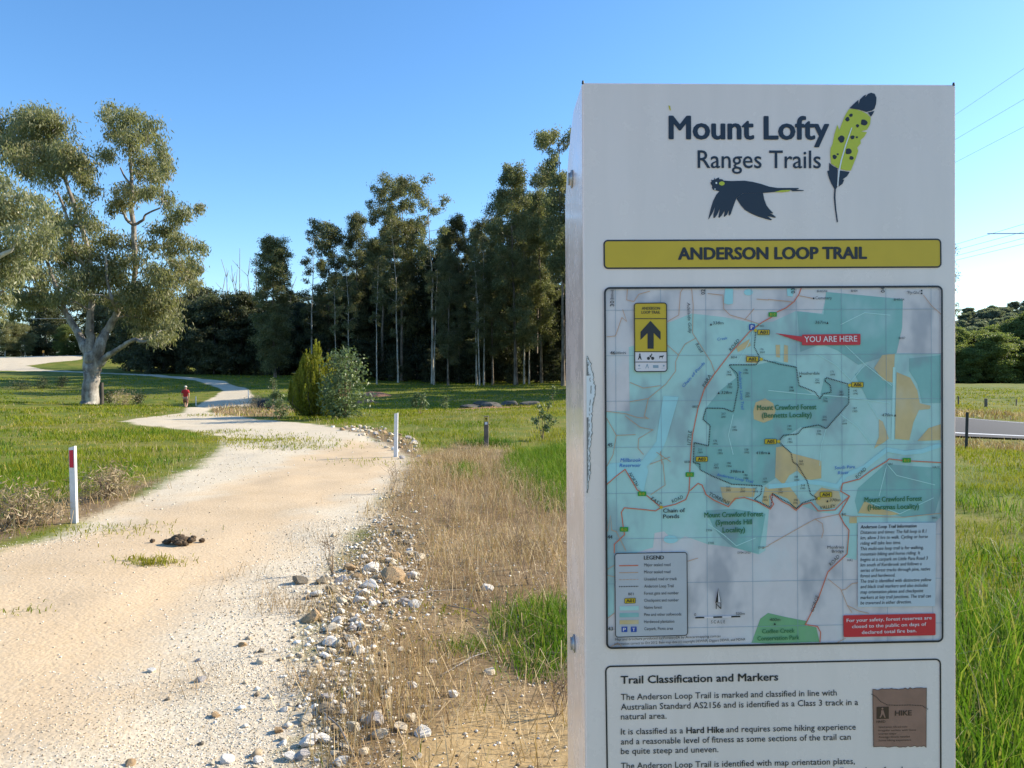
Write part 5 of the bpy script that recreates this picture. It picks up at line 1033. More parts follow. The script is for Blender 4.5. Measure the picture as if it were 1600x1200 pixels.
# headline
F = Flat(); F.text('Mount Lofty', 1046, 217, 36, 249, 'navy', .001, bold=.028); F.text('Ranges Trails', 1090, 262.5, 28, 193, 'navy', .001, bold=.006)
F.poly([S(1044, 165), S(1047, 166), S(1048, 173), S(1046, 172)], .001, 'yellowink'); F.obj('headline_lettering')
# feather
def fe(x, y): return (1280 + x / 5.4545, 140 + y / 5.4545)
F = Flat(); Y1, Y2, Y3 = .001, .0014, .0018
F.ppoly([fe(*p) for p in [(255, 160), (290, 125), (332, 88), (332, 130), (345, 85), (375, 55), (396, 44), (392, 66), (412, 38), (440, 28), (470, 38), (486, 70), (482, 125), (468, 165), (448, 180), (400, 192), (340, 172)]], Y1, 'navy')
F.ppoly([fe(*p) for p in [(410, 197), (468, 183), (456, 208), (438, 232), (424, 212)]], Y1, 'navy')
F.ppoly([fe(*p) for p in [(250, 168), (300, 168), (360, 185), (405, 208), (438, 242), (430, 300), (405, 342), (352, 358), (405, 365), (380, 405), (350, 432), (352, 460), (322, 495), (330, 525), (312, 580), (268, 690), (228, 690), (160, 672), (100, 630), (92, 560), (95, 500), (112, 460), (128, 380), (152, 300), (170, 345), (200, 265), (222, 215)]], Y1, 'lime')
for x, y, r, sq in [(268, 221, 15, 1), (238, 254, 18, 1), (378, 282, 28, 1), (323, 311, 14, .9), (186, 424, 28, 1), (280, 409, 18, 1), (318, 408, 9, 1), (246, 528, 26, 1.1), (271, 584, 18, 1), (128, 576, 18, 1), (154, 553, 9, 1)]:
    F.ppoly([fe(x + r * (1 + .15 * math.sin(3 * a + x)) * math.cos(a), y + r * sq * (1 + .15 * math.cos(2 * a + y)) * math.sin(a)) for a in np.linspace(0, 6.28, 15)[:-1]], Y2, 'ink')
F.ppoly([fe(*p) for p in [(82, 625), (120, 655), (155, 672), (152, 830), (140, 850), (128, 850), (100, 800), (78, 745), (66, 695), (82, 690)]], Y1, 'navy')
F.ppoly([fe(*p) for p in [(168, 690), (258, 702), (235, 740), (195, 768), (212, 768), (195, 805), (165, 828)]], Y1, 'navy')
F.ppoly([fe(*p) for p in [(278, 325), (268, 330), (215, 480), (180, 600), (158, 700), (148, 825), (157, 825), (172, 690), (192, 600), (226, 480)]], Y3, 'white')
F.ppoly([fe(*p) for p in [(126, 845), (140, 845), (136, 920), (142, 1010), (158, 1128), (148, 1134), (130, 1010), (122, 920)]], Y1, 'navy'); F.obj('feather_emblem')
# flying bird
def bd(x, y): return (1095 + x / 9.412, 265 + y / 9.412)
F = Flat()
F.ppoly([bd(*p) for p in [(270, 320), (210, 305), (180, 300), (162, 270), (165, 245), (145, 215), (138, 190), (155, 185), (150, 150), (170, 158), (190, 150), (198, 122), (210, 145), (240, 125), (268, 118), (265, 140), (300, 142), (322, 150), (330, 162), (440, 170), (640, 165), (760, 182), (880, 212), (1010, 255), (1130, 272), (1430, 272), (1440, 285), (1400, 298), (1515, 305), (1500, 316), (1350, 320), (1310, 300), (1180, 305), (1075, 332), (920, 345), (620, 350), (560, 390), (520, 425), (480, 530), (440, 650), (420, 678), (405, 668), (410, 600), (385, 660), (350, 695), (335, 690), (350, 600), (310, 670), (270, 712), (255, 700), (280, 570), (235, 670), (200, 715), (182, 705), (185, 650), (210, 550), (165, 650), (112, 735), (110, 720), (140, 590), (180, 460), (225, 370)]], .001, 'navy')
F.ppoly([bd(*p) for p in [(522, 428), (562, 390), (622, 352), (912, 346), (930, 440), (965, 530), (1010, 590), (1062, 640), (1050, 648), (1005, 638), (1060, 665), (1102, 700), (1085, 710), (975, 685), (1010, 710), (1045, 740), (1025, 746), (960, 728), (840, 692), (720, 640), (640, 590), (580, 520)]], .001, 'navy')
F.ppoly([bd(*p) for p in [(1075, 332), (1180, 306), (1310, 302), (1300, 322), (1200, 333)]], .0014, 'lime'); F.ppoly([bd(306 + 42 * math.cos(a), 207 + 30 * math.sin(a)) for a in np.linspace(0, 6.28, 19)[:-1]], .0014, 'lime')
for x, y, r in ((225, 200, 13), (205, 290, 9)): F.ppoly([bd(x + r * math.cos(a), y + r * 1.2 * math.sin(a)) for a in np.linspace(0, 6.28, 11)[:-1]], .0014, 'white')
F.obj('bird_emblem')
# name banner
F = Flat(); F.rrect([(942.5, 375), (1470, 373), (1470.5, 418.5), (943, 420.5)], 7, .001, 'gold', 2.3, 'ink', .0014); nb = F.obj('name_banner')
F = Flat(); F.text('ANDERSON LOOP TRAIL', 1060, 405.5, 18.5, 295, 'ink', .0017, bold=.042, px2=(1355, 404.2)); F.obj('banner_lettering', nb)
# ---- map
def A_(x, y): return (930 + x / 4, 430 + y / 4)
def B_(x, y): return (1200 + x / 4, 430 + y / 4)
def C_(x, y): return (930 + x / 4, 720 + y / 4)
def D_(x, y): return (1200 + x / 4, 720 + y / 4)
def mp_(*gs): return [f(*p) for f, ps in gs for p in ps]
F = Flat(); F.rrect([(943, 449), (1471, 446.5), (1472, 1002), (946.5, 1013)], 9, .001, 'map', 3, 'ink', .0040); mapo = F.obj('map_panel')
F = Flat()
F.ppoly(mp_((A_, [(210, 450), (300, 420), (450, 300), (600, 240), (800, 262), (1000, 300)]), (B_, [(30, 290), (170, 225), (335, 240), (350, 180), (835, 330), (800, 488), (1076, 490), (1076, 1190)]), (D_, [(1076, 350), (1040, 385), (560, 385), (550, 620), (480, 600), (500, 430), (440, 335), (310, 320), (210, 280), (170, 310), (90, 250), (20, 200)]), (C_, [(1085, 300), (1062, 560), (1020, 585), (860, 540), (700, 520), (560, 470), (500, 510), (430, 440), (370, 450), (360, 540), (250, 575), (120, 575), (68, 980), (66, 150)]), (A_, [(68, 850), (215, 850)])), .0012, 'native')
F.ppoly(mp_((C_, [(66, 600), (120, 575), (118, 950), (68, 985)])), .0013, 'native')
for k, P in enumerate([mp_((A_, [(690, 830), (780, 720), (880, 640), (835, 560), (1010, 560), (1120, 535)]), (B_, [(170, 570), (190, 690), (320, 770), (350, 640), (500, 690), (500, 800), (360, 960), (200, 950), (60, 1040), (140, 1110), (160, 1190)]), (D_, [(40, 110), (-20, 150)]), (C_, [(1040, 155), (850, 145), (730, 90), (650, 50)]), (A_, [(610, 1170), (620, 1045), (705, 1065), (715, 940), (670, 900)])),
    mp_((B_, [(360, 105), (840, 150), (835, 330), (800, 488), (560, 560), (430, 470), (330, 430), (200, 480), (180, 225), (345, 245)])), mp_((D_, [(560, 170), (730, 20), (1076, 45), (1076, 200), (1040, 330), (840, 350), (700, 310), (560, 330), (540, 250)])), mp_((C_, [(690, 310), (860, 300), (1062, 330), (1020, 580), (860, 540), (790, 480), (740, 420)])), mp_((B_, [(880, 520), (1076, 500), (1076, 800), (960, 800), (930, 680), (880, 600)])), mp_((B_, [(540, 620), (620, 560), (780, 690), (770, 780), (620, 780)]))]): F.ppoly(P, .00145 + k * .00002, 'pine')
F.ppoly([D_(*p) for p in [(0, 950), (110, 975), (240, 1000), (235, 1025), (300, 1040), (320, 1130), (0, 1140)]], .0015, 'park'); F.ppoly([C_(*p) for p in [(1080, 948), (1030, 985), (975, 1135), (1082, 1140)]], .0015, 'park')

for k, P in enumerate([mp_((B_, [(660, 580), (710, 500), (790, 490), (785, 580), (780, 672), (715, 655)])), mp_((B_, [(800, 605), (885, 640), (930, 720), (945, 800), (1012, 815), (1010, 835), (940, 842), (905, 920), (880, 1030), (790, 1022)])), mp_((B_, [(690, 900), (715, 915), (752, 1020), (720, 1045), (660, 1082), (690, 1010)])), mp_((B_, [(930, 1035), (1000, 955), (1076, 930), (1076, 1030)])), mp_((A_, [(985, 850), (1000, 795), (1060, 770), (1110, 800), (1125, 850), (1105, 900), (1050, 922), (990, 900)])),
    mp_((B_, [(48, 1075), (90, 1068), (140, 1110), (330, 1160)]), (D_, [(330, 108), (240, 122), (180, 60), (130, 90), (95, 150), (42, 100)])), mp_((D_, [(0, 165), (130, 158), (175, 215), (200, 260), (168, 300), (120, 235), (30, 200), (0, 220)])), mp_((D_, [(285, 210), (330, 165), (440, 190), (455, 250), (420, 290), (345, 300), (300, 265)])), mp_((C_, [(780, 162), (1000, 172), (990, 225), (900, 222), (850, 265), (800, 258)])), mp_((C_, [(1060, 160), (1085, 180), (1085, 285), (1040, 255)])), mp_((B_, [(45, 435), (72, 435), (72, 515), (48, 510)])), mp_((B_, [(98, 435), (122, 440), (122, 545), (96, 540)])), mp_((A_, [(880, 450), (960, 400), (970, 440), (890, 480)])), mp_((A_, [(940, 500), (1020, 520), (1010, 550), (940, 545)])), mp_((D_, [(560, 325), (600, 250), (700, 300), (830, 330), (760, 340)])), mp_((D_, [(505, 350), (552, 350), (552, 388), (505, 388)]))]): F.ppoly(P, .0017 + k * .00001, 'orangem')

F.ppoly(mp_((A_, [(425, 755), (520, 760), (480, 900), (440, 1040), (400, 1120), (320, 1195)]), (C_, [(330, 60), (300, 200), (180, 60), (140, 100), (68, 150), (68, 20), (290, 0), (380, -120)]), (A_, [(400, 900)])), .0019, 'lake'); F.ppoly([A_(*p) for p in [(810, 82), (860, 88), (858, 178), (830, 185), (802, 175)]], .0019, 'lake'); F.ppoly([B_(*p) for p in [(115, 85), (165, 82), (150, 135), (118, 130)]], .0019, 'lake'); F.ppoly([A_(955 + 28 * math.cos(a), 108 + 20 * math.sin(a)) for a in np.linspace(0, 6.28, 12)[:-1]], .0019, 'lake')
F.ppoly([C_(470 + 45 * math.cos(a), 490 + 25 * math.sin(a)) for a in np.linspace(0, 6.28, 12)[:-1]], .0019, 'lake')
F.stroke(mp_((B_, [(1076, 1060), (960, 1100), (850, 1110), (740, 1090), (660, 1150)]), (D_, [(600, 40), (480, 90), (430, 160), (330, 140), (240, 130), (130, 150), (0, 160)])), 7, .00195, 'lake')
F.stroke(mp_((B_, [(785, 575), (780, 800), (775, 1030)])), 4, .00196, 'pale')
for k, P in enumerate([mp_((A_, [(1000, 300), (960, 420), (880, 560)])), mp_((B_, [(450, 310), (600, 235), (760, 250)])), mp_((B_, [(440, 400), (600, 555), (770, 690)])), mp_((B_, [(300, 490), (420, 560), (520, 660), (600, 560)])), mp_((B_, [(0, 720), (200, 740), (480, 760), (760, 800)])), mp_((B_, [(360, 960), (330, 1060), (320, 1190)])), mp_((B_, [(450, 870), (560, 950), (660, 1080)])), mp_((D_, [(740, 20), (800, 90), (1040, 150)])), mp_((D_, [(740, 20), (690, 220)])), mp_((D_, [(640, 260), (820, 330), (1030, 230)])), mp_((A_, [(860, 870), (830, 1000), (860, 1120)])), mp_((C_, [(700, 390), (800, 460), (880, 530), (1000, 480)])), mp_((B_, [(620, 790), (690, 900)]))]): F.stroke(P, 1.1, .00198 + k * .00001, 'pale')

for k, x in enumerate((961, 1031.5, 1102, 1173, 1243, 1313.5, 1383, 1453.5)): F.stroke([(x, 451), (x + 3, 1004)], .55, .0022, 'grid')
for k, y in enumerate((484, 555, 626, 698, 770, 841, 911, 982)): F.stroke([(946, y + 1), (1470, y - 1 - 1.2 * k)], .55, .00222, 'grid')

maj = [mp_((B_, [(205, 78), (190, 120), (160, 165), (110, 205), (50, 232)]), (A_, [(1100, 262), (1040, 295), (960, 355), (840, 490), (740, 620), (680, 710), (640, 830), (605, 1000), (590, 1190)]), (C_, [(588, 110), (584, 190), (565, 240), (500, 270), (410, 290)])),
    mp_((C_, [(410, 290), (375, 311), (300, 303), (180, 292), (162, 320), (172, 400), (182, 460), (118, 520), (118, 575)])), mp_((C_, [(66, 150), (130, 95), (185, 52), (260, 180), (320, 215), (410, 290)])), mp_((C_, [(590, 185), (640, 140), (665, 150), (690, 210), (740, 245), (830, 285), (870, 235), (930, 228), (1010, 255), (1090, 300), (1112, 270), (1090, 225), (1105, 203)]), (D_, [(25, 208), (85, 252), (130, 275), (172, 308), (210, 272), (265, 258), (310, 312), (415, 305), (460, 260), (505, 220), (450, 188), (462, 140), (570, 112), (640, 60), (740, 0)]), (B_, [(750, 1147), (850, 1158), (1076, 1170)])), mp_((D_, [(505, 222), (440, 332), (470, 390), (502, 432), (490, 580), (420, 645), (370, 692), (310, 860), (230, 1020), (305, 1032), (325, 1070), (320, 1132)]))]
for k, P in enumerate(maj): F.stroke(P, 1.6, .0025 + k * .00002, 'road')
mino = [mp_((A_, [(600, 85), (610, 190), (605, 360), (630, 400), (720, 540), (745, 610)])), mp_((A_, [(795, 120), (800, 210), (840, 250), (930, 275), (1020, 305)])), mp_((A_, [(450, 290), (520, 250), (530, 110), (545, 85)])), mp_((A_, [(200, 85), (195, 155), (240, 165), (270, 120), (340, 100)])), mp_((A_, [(170, 215), (195, 290), (165, 265), (125, 380), (70, 385)])), mp_((A_, [(625, 395), (560, 430), (520, 495), (500, 540), (500, 600), (440, 680), (405, 708), (330, 770), (215, 790)])), mp_((A_, [(405, 690), (300, 705), (215, 670)])), mp_((A_, [(330, 770), (305, 880), (330, 895)])), mp_((A_, [(68, 850), (190, 865), (260, 888), (335, 895)])), mp_((A_, [(185, 880), (280, 950), (360, 965), (270, 1020), (265, 1080), (300, 1120)])), mp_((A_, [(68, 890), (130, 1000), (250, 995)])), mp_((A_, [(130, 1000), (110, 1120), (70, 1195)])), mp_((A_, [(440, 430), (520, 500)])), mp_((A_, [(700, 115), (790, 125)])), mp_((A_, [(1005, 150), (1080, 155)]), (B_, [(0, 152), (155, 168)])), mp_((B_, [(185, 128), (275, 145)])), mp_((B_, [(965, 125), (1015, 190), (1076, 245)])), mp_((A_, [(930, 280), (990, 210)])), mp_((C_, [(420, 0), (435, 150), (345, 210)])), mp_((A_, [(380, 1105), (470, 1165)])), mp_((A_, [(405, 1100), (415, 1180)])), mp_((A_, [(340, 1180), (465, 1135)])), mp_((C_, [(75, 440), (95, 340), (100, 430), (130, 440), (190, 560)])), mp_((C_, [(66, 680), (118, 650)])), mp_((C_, [(66, 710), (118, 722)])), mp_((C_, [(66, 990), (118, 948)])), mp_((D_, [(0, 525), (150, 440), (290, 362), (440, 332)])), mp_((D_, [(290, 362), (335, 390), (342, 440), (330, 480)])), mp_((D_, [(440, 335), (520, 345), (850, 350), (1030, 330), (1076, 325)])), mp_((D_, [(370, 735), (450, 800), (490, 900), (520, 945)])), mp_((D_, [(455, 805), (480, 800), (520, 765), (560, 758)])), mp_((D_, [(490, 900), (560, 935), (625, 950)])), mp_((C_, [(575, 625), (640, 605)])), mp_((C_, [(85, 1165), (140, 1135), (165, 1160)])), mp_((C_, [(1040, 545), (1082, 528)])), mp_((D_, [(430, 1130), (480, 1105)]))]
for k, P in enumerate(mino): F.stroke(P, .9, .0027 + k * .000008, 'minor')

for P in [mp_((A_, [(1000, 345), (990, 450), (1030, 525), (1000, 560), (835, 560), (840, 575), (885, 615), (890, 700), (860, 855), (800, 832), (690, 830), (670, 900), (715, 940), (705, 1065), (615, 1045), (610, 1170), (650, 1178)]), (C_, [(652, 55), (730, 95), (850, 145), (1040, 155), (1030, 210), (990, 240), (1092, 290), (1105, 210)]), (D_, [(22, 202), (85, 240), (130, 262), (172, 298), (210, 262), (262, 245), (310, 235)])), mp_((A_, [(1030, 525), (1120, 548)]), (B_, [(60, 555), (172, 575), (190, 690), (290, 730), (320, 772), (340, 740), (390, 732), (385, 690), (350, 660), (360, 640), (500, 682), (500, 800), (360, 957), (310, 935), (210, 955), (180, 992), (90, 1000), (62, 1040), (140, 1110), (150, 1165)]), (D_, [(180, 25), (240, 125), (262, 208), (312, 235)]))]: F.stroke(P, 1.9, .00305, 'ink', dash=(1.5, 1.1))
mp_F = F
def tagbox(st, c, w_=19, h=8.4):
    F = Flat(); F.rrect([(c[0] - w_ / 2, c[1] - h / 2), (c[0] + w_ / 2, c[1] - h / 2), (c[0] + w_ / 2, c[1] + h / 2), (c[0] - w_ / 2, c[1] + h / 2)], 1.5, .0032, 'gold', .7, 'ink', .0034); F.text(st, c[0], c[1] + 2.6, 5.2, 12, 'ink', .0036, 'C', bold=.03); F.obj('checkpoint_tag', mapo)
tagbox('A01', A_(1048, 357)); tagbox('A02', A_(978, 524)); tagbox('A03', A_(662, 1148)); tagbox('A04', D_(357, 209)); tagbox('A05', B_(12, 1038)); tagbox('A06', B_(553, 684))
F = mp_F
for c in (B_(25, 246), C_(588, 84), C_(290, 204), C_(178, 426), B_(860, 1155)): F.rrect([(c[0] - 6.5, c[1] - 3.6), (c[0] + 6.5, c[1] - 3.6), (c[0] + 6.5, c[1] + 3.6), (c[0] - 6.5, c[1] + 3.6)], .8, .0032, 'greenbox'); F.text('B10', c[0], c[1] + 2, 4, 8, 'gold', .0036, 'C')
c = A_(976, 325); F.rrect([(c[0] - 4.5, c[1] - 4.5), (c[0] + 4.5, c[1] - 4.5), (c[0] + 4.5, c[1] + 4.5), (c[0] - 4.5, c[1] + 4.5)], .8, .0032, 'bluep'); F.text('P', c[0], c[1] + 3, 6, 4, 'wtext', .0036, 'C', bold=.03)
for c in (C_(410, 288), B_(505, 687), A_(1034, 525), B_(62, 1038), D_(313, 233), A_(998, 345)): F.ppoly([(c[0] + 2.6 * math.cos(a), c[1] + 2.6 * math.sin(a)) for a in np.linspace(0, 6.28, 13)[:-1]], .0033, 'gold')
for c in (A_(720, 308), A_(768, 735), B_(366, 298), C_(920, 66), B_(788, 875), D_(366, 250), D_(38, 1015), A_(1082, 1110)): F.ppoly([(c[0] - 1.8, c[1] + 1.8), (c[0] + 1.8, c[1] + 1.8), (c[0], c[1] - 2)], .0033, 'ink')
for c in (B_(280, 146), B_(953, 98), B_(953, 115), B_(198, 632)): F.ppoly([(c[0] - 1.3, c[1] + 1.3), (c[0] + 1.3, c[1] + 1.3), (c[0] + 1.3, c[1] - 1.3), (c[0] - 1.3, c[1] - 1.3)], .0033, 'ink')
F.obj('map_print', mapo)
F = Flat()
def tx(st, p, cap, wpx=None, m='ink', al='L', ang=0, bold=0, shear=0): F.text(st, p[0], p[1], cap, wpx, m, .0036, al, ang, bold, shear)
tx('Mount Crawford Forest', (1228, 640), 8, 93, 'gtext', 'C', .5, .02); tx('(Bennetts Locality)', (1228, 652), 8, 78, 'gtext', 'C', .5, .02)
tx('Mount Crawford Forest', (1145.5, 807), 8, 92, 'gtext', 'C', .6, .02); tx('(Symonds Hill', (1145.5, 819), 8, 57, 'gtext', 'C', .6, .02); tx('Locality)', (1145.5, 831), 8, 35, 'gtext', 'C', .6, .02)
tx('Mount Crawford Forest', (1394, 783), 8, 91, 'gtext', 'C', .8, .02); tx('(Hearsmas Locality)', (1394, 795), 8, 81, 'gtext', 'C', .8, .02)
tx('Cudlee Creek', (1215, 988), 7, 51, 'gtext', 'C', .8, .02); tx('Conservation Park', (1215, 999), 7, 66, 'gtext', 'C', .8, .02)
tx('Chain of', C_(422, 322), 6.5, 34, 'ink', 'L', .8, .02); tx('Ponds', C_(422, 358), 6.5, 25, 'ink', 'L', .8, .02)
tx('LITTLE', A_(592, 1062), 5.5, 23, 'ink', 'L', 85, 0, .15); tx('PARA', A_(682, 702), 5.5, 21, 'ink', 'L', 60, 0, .15); tx('ROAD', A_(845, 478), 5.5, 22, 'ink', 'L', 50, 0, .15)
tx('NORTH', C_(205, 80), 5.5, 23, 'ink', 'L', -60, 0, .15); tx('EAST', C_(342, 238), 5.5, 19, 'ink', 'L', -36, 0, .15); tx('ROAD', C_(480, 264), 5.5, 19, 'ink', 'L', 25, 0, .15); tx('TORRENS', C_(705, 212), 5.5, 35, 'ink', 'L', -27, 0, .15); tx('VALLEY', D_(320, 302), 5.5, 25, 'ink', 'L', 6, 0, .15); tx('ROAD', D_(552, 112), 5.5, 21, 'ink', 'L', 45, 0, .15); tx('GORGE', D_(278, 942), 5.5, 27, 'ink', 'L', 70, 0, .15); tx('ROAD', D_(388, 655), 5.5, 20, 'ink', 'L', 45, 0, .15)
tx('Adelaide Gully', A_(570, 172), 5, 48, 'ink', 'L', -87, 0, .15); tx('Road', A_(622, 432), 5, 16, 'ink', 'L', -58, 0, .15); tx('Chain of Ponds', A_(550, 702), 4.5, 50, 'blue', 'L', 48, .01, .15); tx('Creek', A_(760, 410), 4.5, 16, 'blue', 'L', 8, 0, .15); tx('Anderson Loop Trail', A_(892, 600), 4.5, 60, 'blue', 'L', -86, .01, .1); tx('Anderson Loop Trail', C_(755, 92), 4.5, 58, 'blue', 'L', -12, .01, .1)
tx('Millbrook', A_(155, 1165), 5.5, 32, 'blue', 'L', 0, .01, .15); tx('Reservoir', C_(150, 38), 5.5, 33, 'blue', 'L', 0, .01, .15); tx('South Para', D_(410, 52), 5, 32, 'blue', 'L', 3, .01, .15); tx('River', D_(430, 84), 5, 18, 'blue', 'L', 3, .01, .15)
for st, p in (('338m', A_(730, 308)), ('328m', A_(782, 742)), ('418m', A_(1000, 1118)), ('367m', B_(288, 304)), ('398m', C_(838, 74)), ('470m', B_(705, 882)), ('370m', D_(378, 252)), ('400m', D_(5, 998))): tx(st, p, 4.6, 17, 'ink', shear=.15)
tx('Cemetery', B_(290, 152), 4.6, 26); tx("'Fly-Glo'", B_(862, 118), 4.6, 20); tx('Heatherdale', B_(190, 622), 4.6, 32); tx('Monfries', D_(468, 545), 4.8, 26, 'ink', 'R'); tx('Bridge', D_(468, 570), 4.8, 19, 'ink', 'R')
tx('45', A_(75, 1070), 5.5, 7.5, 'ink', bold=.02); tx('44', C_(75, 484), 5.5, 7.5, 'ink', bold=.02); tx('43', C_(78, 1056), 5.5, 7.5, 'ink', bold=.02); tx('46', A_(92, 496), 5.5, 7.5, 'ink', bold=.02); tx('000mN', A_(125, 494), 4, 16); tx('301', A_(115, 196), 6, 12, 'ink', 'L', 90, .02); tx('000mE', A_(112, 145), 4, 13, 'ink', 'L', 90); tx('02', A_(682, 122), 6, 8, 'ink', 'L', 90, .02); tx('03', B_(163, 115), 6, 8, 'ink', 'L', 90, .02); tx('04', B_(722, 110), 6, 8, 'ink', 'L', 90, .02)
for st, p in (('BH03/04', B_(300, 108)), ('BH04', B_(512, 106)), ('BH05/24', B_(780, 160)), ('BH07', B_(810, 400)), ('BE07', A_(605, 828)), ('BE06', A_(555, 1172)), ('HA10', D_(1022, 45)), ('HA1', B_(742, 1185)), ('HA3', D_(1018, 360)), ('SY06', C_(690, 438)), ('SY05', C_(702, 518)), ('SY04 SY03', C_(885, 578)), ('SY02', C_(1015, 546)), ('BE04', A_(845, 520)), ('P-001', A_(1010, 325)), ('HA2', D_(490, 625)), ('B42', D_(455, 338))): tx(st, p, 3.6, None)
for p in [A_(820, 610), A_(925, 600), A_(825, 688), A_(935, 745), A_(785, 872), A_(855, 955), A_(735, 1040), A_(765, 1100), A_(640, 1095), A_(740, 1190), A_(930, 1095), A_(1025, 470), B_(385, 610), B_(290, 660), B_(130, 708), B_(440, 735), B_(528, 728), B_(340, 775), B_(525, 838), B_(335, 892), B_(460, 915), B_(118, 950), B_(300, 980), B_(120, 1030), B_(190, 1168), D_(160, 105), D_(200, 158), D_(62, 185), D_(155, 250), C_(925, 95), C_(815, 170), C_(905, 178), C_(985, 178), C_(1045, 118), C_(1045, 232), C_(820, 20)]:
    h_ = int(p[0] * 7 + p[1] * 3); tx(str(150 + h_ % 80), p, 3.4, None, 'ink'); tx(str(1990 + h_ % 12), (p[0] - .5, p[1] + 4.6), 3.2, None, 'ink')
tx('0', C_(615, 965), 4.5, 3); tx('500m', C_(875, 960), 4.5, 14); tx('S C A L E', C_(720, 1012), 5, 22); tx('N', C_(750, 922), 9, 8.5)
tx('Map and brochure produced by ForestrySA by Auscartmapping.com.au', C_(122, 1120), 4, 165, 'ink', 'L', 1.1, 0, .1); tx('Information correct to Oct 2012. Base map data (c) copyright DEWNR, Diggers DEWR, and MDNR', C_(118, 1148), 4, 205, 'ink', 'L', 1.2, 0, .1)
for k in range(5): F.ppoly([C_(622 + 56 * k, 972 - 1.5 * k), C_(622 + 56 * (k + 1), 970.5 - 1.5 * k), C_(622 + 56 * (k + 1), 979 - 1.5 * k), C_(622 + 56 * k, 981 - 1.5 * k)], .0036, 'ink' if k % 2 == 0 else 'wtext')
F.ppoly([C_(765, 792), C_(748, 882), C_(765, 878)], .0036, 'ink'); F.ppoly([C_(765, 792), C_(765, 878), C_(782, 882)], .0036, 'wtext'); F.stroke([C_(765, 795), C_(782, 884), C_(748, 884)], .8, .0038, 'ink', True)
F.obj('map_lettering', mapo)
F = Flat(); F.rrect([C_(118, 574), C_(572, 566), C_(576, 1088), C_(122, 1100)], 5, .0034, 'legend', 1.2, 'ink', .0038); yl = .0040
F.text('LEGEND', *C_(302, 614), 6.2, 31, 'ink', yl, bold=.025)
for k, st in enumerate(('Major sealed road', 'Minor sealed road', 'Unsealed road or track', 'Anderson Loop Trail', 'Forest gate and number', 'Checkpoint and number', 'Native forest', 'Pine and other softwoods', 'Hardwood plantation', 'Carpark, Picnic area')): F.text(st, *C_(303, 656 + 44.2 * k), 4.8, (41, 41, 51, 46, 54, 54, 28, 58, 47, 45)[k], 'ink', yl)
for k, (m_, w_, ds) in enumerate((('road', 1.7, None), ('minor', 1.0, None), ('minor', .8, (4, 1.5)), ('ink', 1.6, (1.5, 1.1)))): F.stroke([C_(147, 652 + 43.5 * k), C_(266, 650 + 43.5 * k)], w_, yl, m_, dash=ds)
F.text('BE1', *C_(205, 836), 4, 8, 'ink', yl); F.rrect([C_(180, 854), C_(250, 852), C_(250, 886), C_(180, 888)], 1.5, yl, 'gold', .7, 'ink', .0042); F.text('A01', *C_(215, 880), 5, 12, 'ink', .0044, 'C', bold=.03)
for k, m_ in enumerate(('native', 'pine', 'orangem')): y = 905 + 43 * k; F.ppoly([C_(150, y), C_(269, y - 2), C_(269, y + 24), C_(150, y + 26)], yl, m_)
for x, st in ((180, 'P'), (238, 'T')): F.rrect([C_(x - 18, 1032), C_(x + 18, 1031), C_(x + 18, 1065), C_(x - 18, 1066)], .8, yl, 'bluep'); F.text(st, *C_(x, 1060), 5.5, 4, 'wtext', .0042, 'C', bold=.02)
F.obj('legend_panel', mapo)
F = Flat(); F.ppoly([D_(*p) for p in [(556, 388), (1042, 384), (1038, 905), (556, 910)]], .0034, 'info')
L_ = ['Anderson Loop Trail Information', 'Distances and times: The full loop is 8.1', 'km, allow 3 hrs to walk. Cycling or horse', 'riding will take less time.', 'This multi-use loop trail is for walking,', 'mountain biking and horse riding. It', 'begins at a carpark on Little Para Road 3', 'km south of Kersbrook and follows a', 'series of forest tracks through pine, native', 'forest and hardwood.', 'The trail is identified with distinctive yellow', 'and black trail markers and also includes', 'map orientation plates and checkpoint', 'markers at key trail junctions. The trail can', 'be traversed in either direction.']
LWd = [89, 105, 107, 64, 100, 95, 107, 97, 111, 55, 113, 107, 100, 112, 81]
for k, st in enumerate(L_): F.text(st, *D_(571, 421 + 33.8 * k), 5.4, LWd[k], 'ink', .0038, 'L', .6, .022 if k == 0 else .006, .2)
F.obj('information_box', mapo)
F = Flat(); F.rrect([D_(465, 962), D_(1040, 950), D_(1040, 1086), D_(467, 1098)], 2, .0034, 'redbox')
for k, (st, w_) in enumerate((('For your safety, forest reserves are', 135), ('closed to the public on days of', 118), ('declared total fire ban.', 87))): F.text(st, 1387.5, 720 + (995 + 38.5 * k) / 4, 5.5, w_, 'wtext', .0038, 'C', 1.1, .016)
F.obj('warning_box', mapo)
F = Flat(); F.rrect([B_(207, 372), B_(572, 367), B_(572, 436), B_(207, 438)], 1.5, .0034, 'redbox'); F.ppoly([B_(40, 363), B_(209, 384), B_(209, 420)], .0033, 'redbox'); F.text('YOU ARE HERE', *B_(222, 419), 9.2, 83, 'wtext', .0038, 'L', .5, .012); F.obj('you_are_here_callout', mapo)
F = Flat(); F.rrect([A_(238, 174), A_(445, 172), A_(448, 604), A_(242, 606)], 5, .0034, 'gold', 1.4, 'ink', .0044)
F.ppoly([A_(242, 482), A_(444, 482), A_(445, 590), A_(440, 600), A_(250, 602), A_(244, 590)], .0037, 'wtext')
for y in (273, 479, 543): F.stroke([A_(240, y), A_(446, y)], 1.1, .0042, 'ink')
F.text('ANDERSON', *A_(345, 217), 4.6, 28, 'ink', .004, 'C', bold=.015); F.text('LOOP TRAIL', *A_(345, 242), 4.6, 29, 'ink', .004, 'C', bold=.015)
F.ppoly([A_(*p) for p in [(342, 286), (405, 355), (405, 405), (362, 362), (362, 460), (324, 460), (324, 362), (280, 405), (280, 355)]], .004, 'ink')
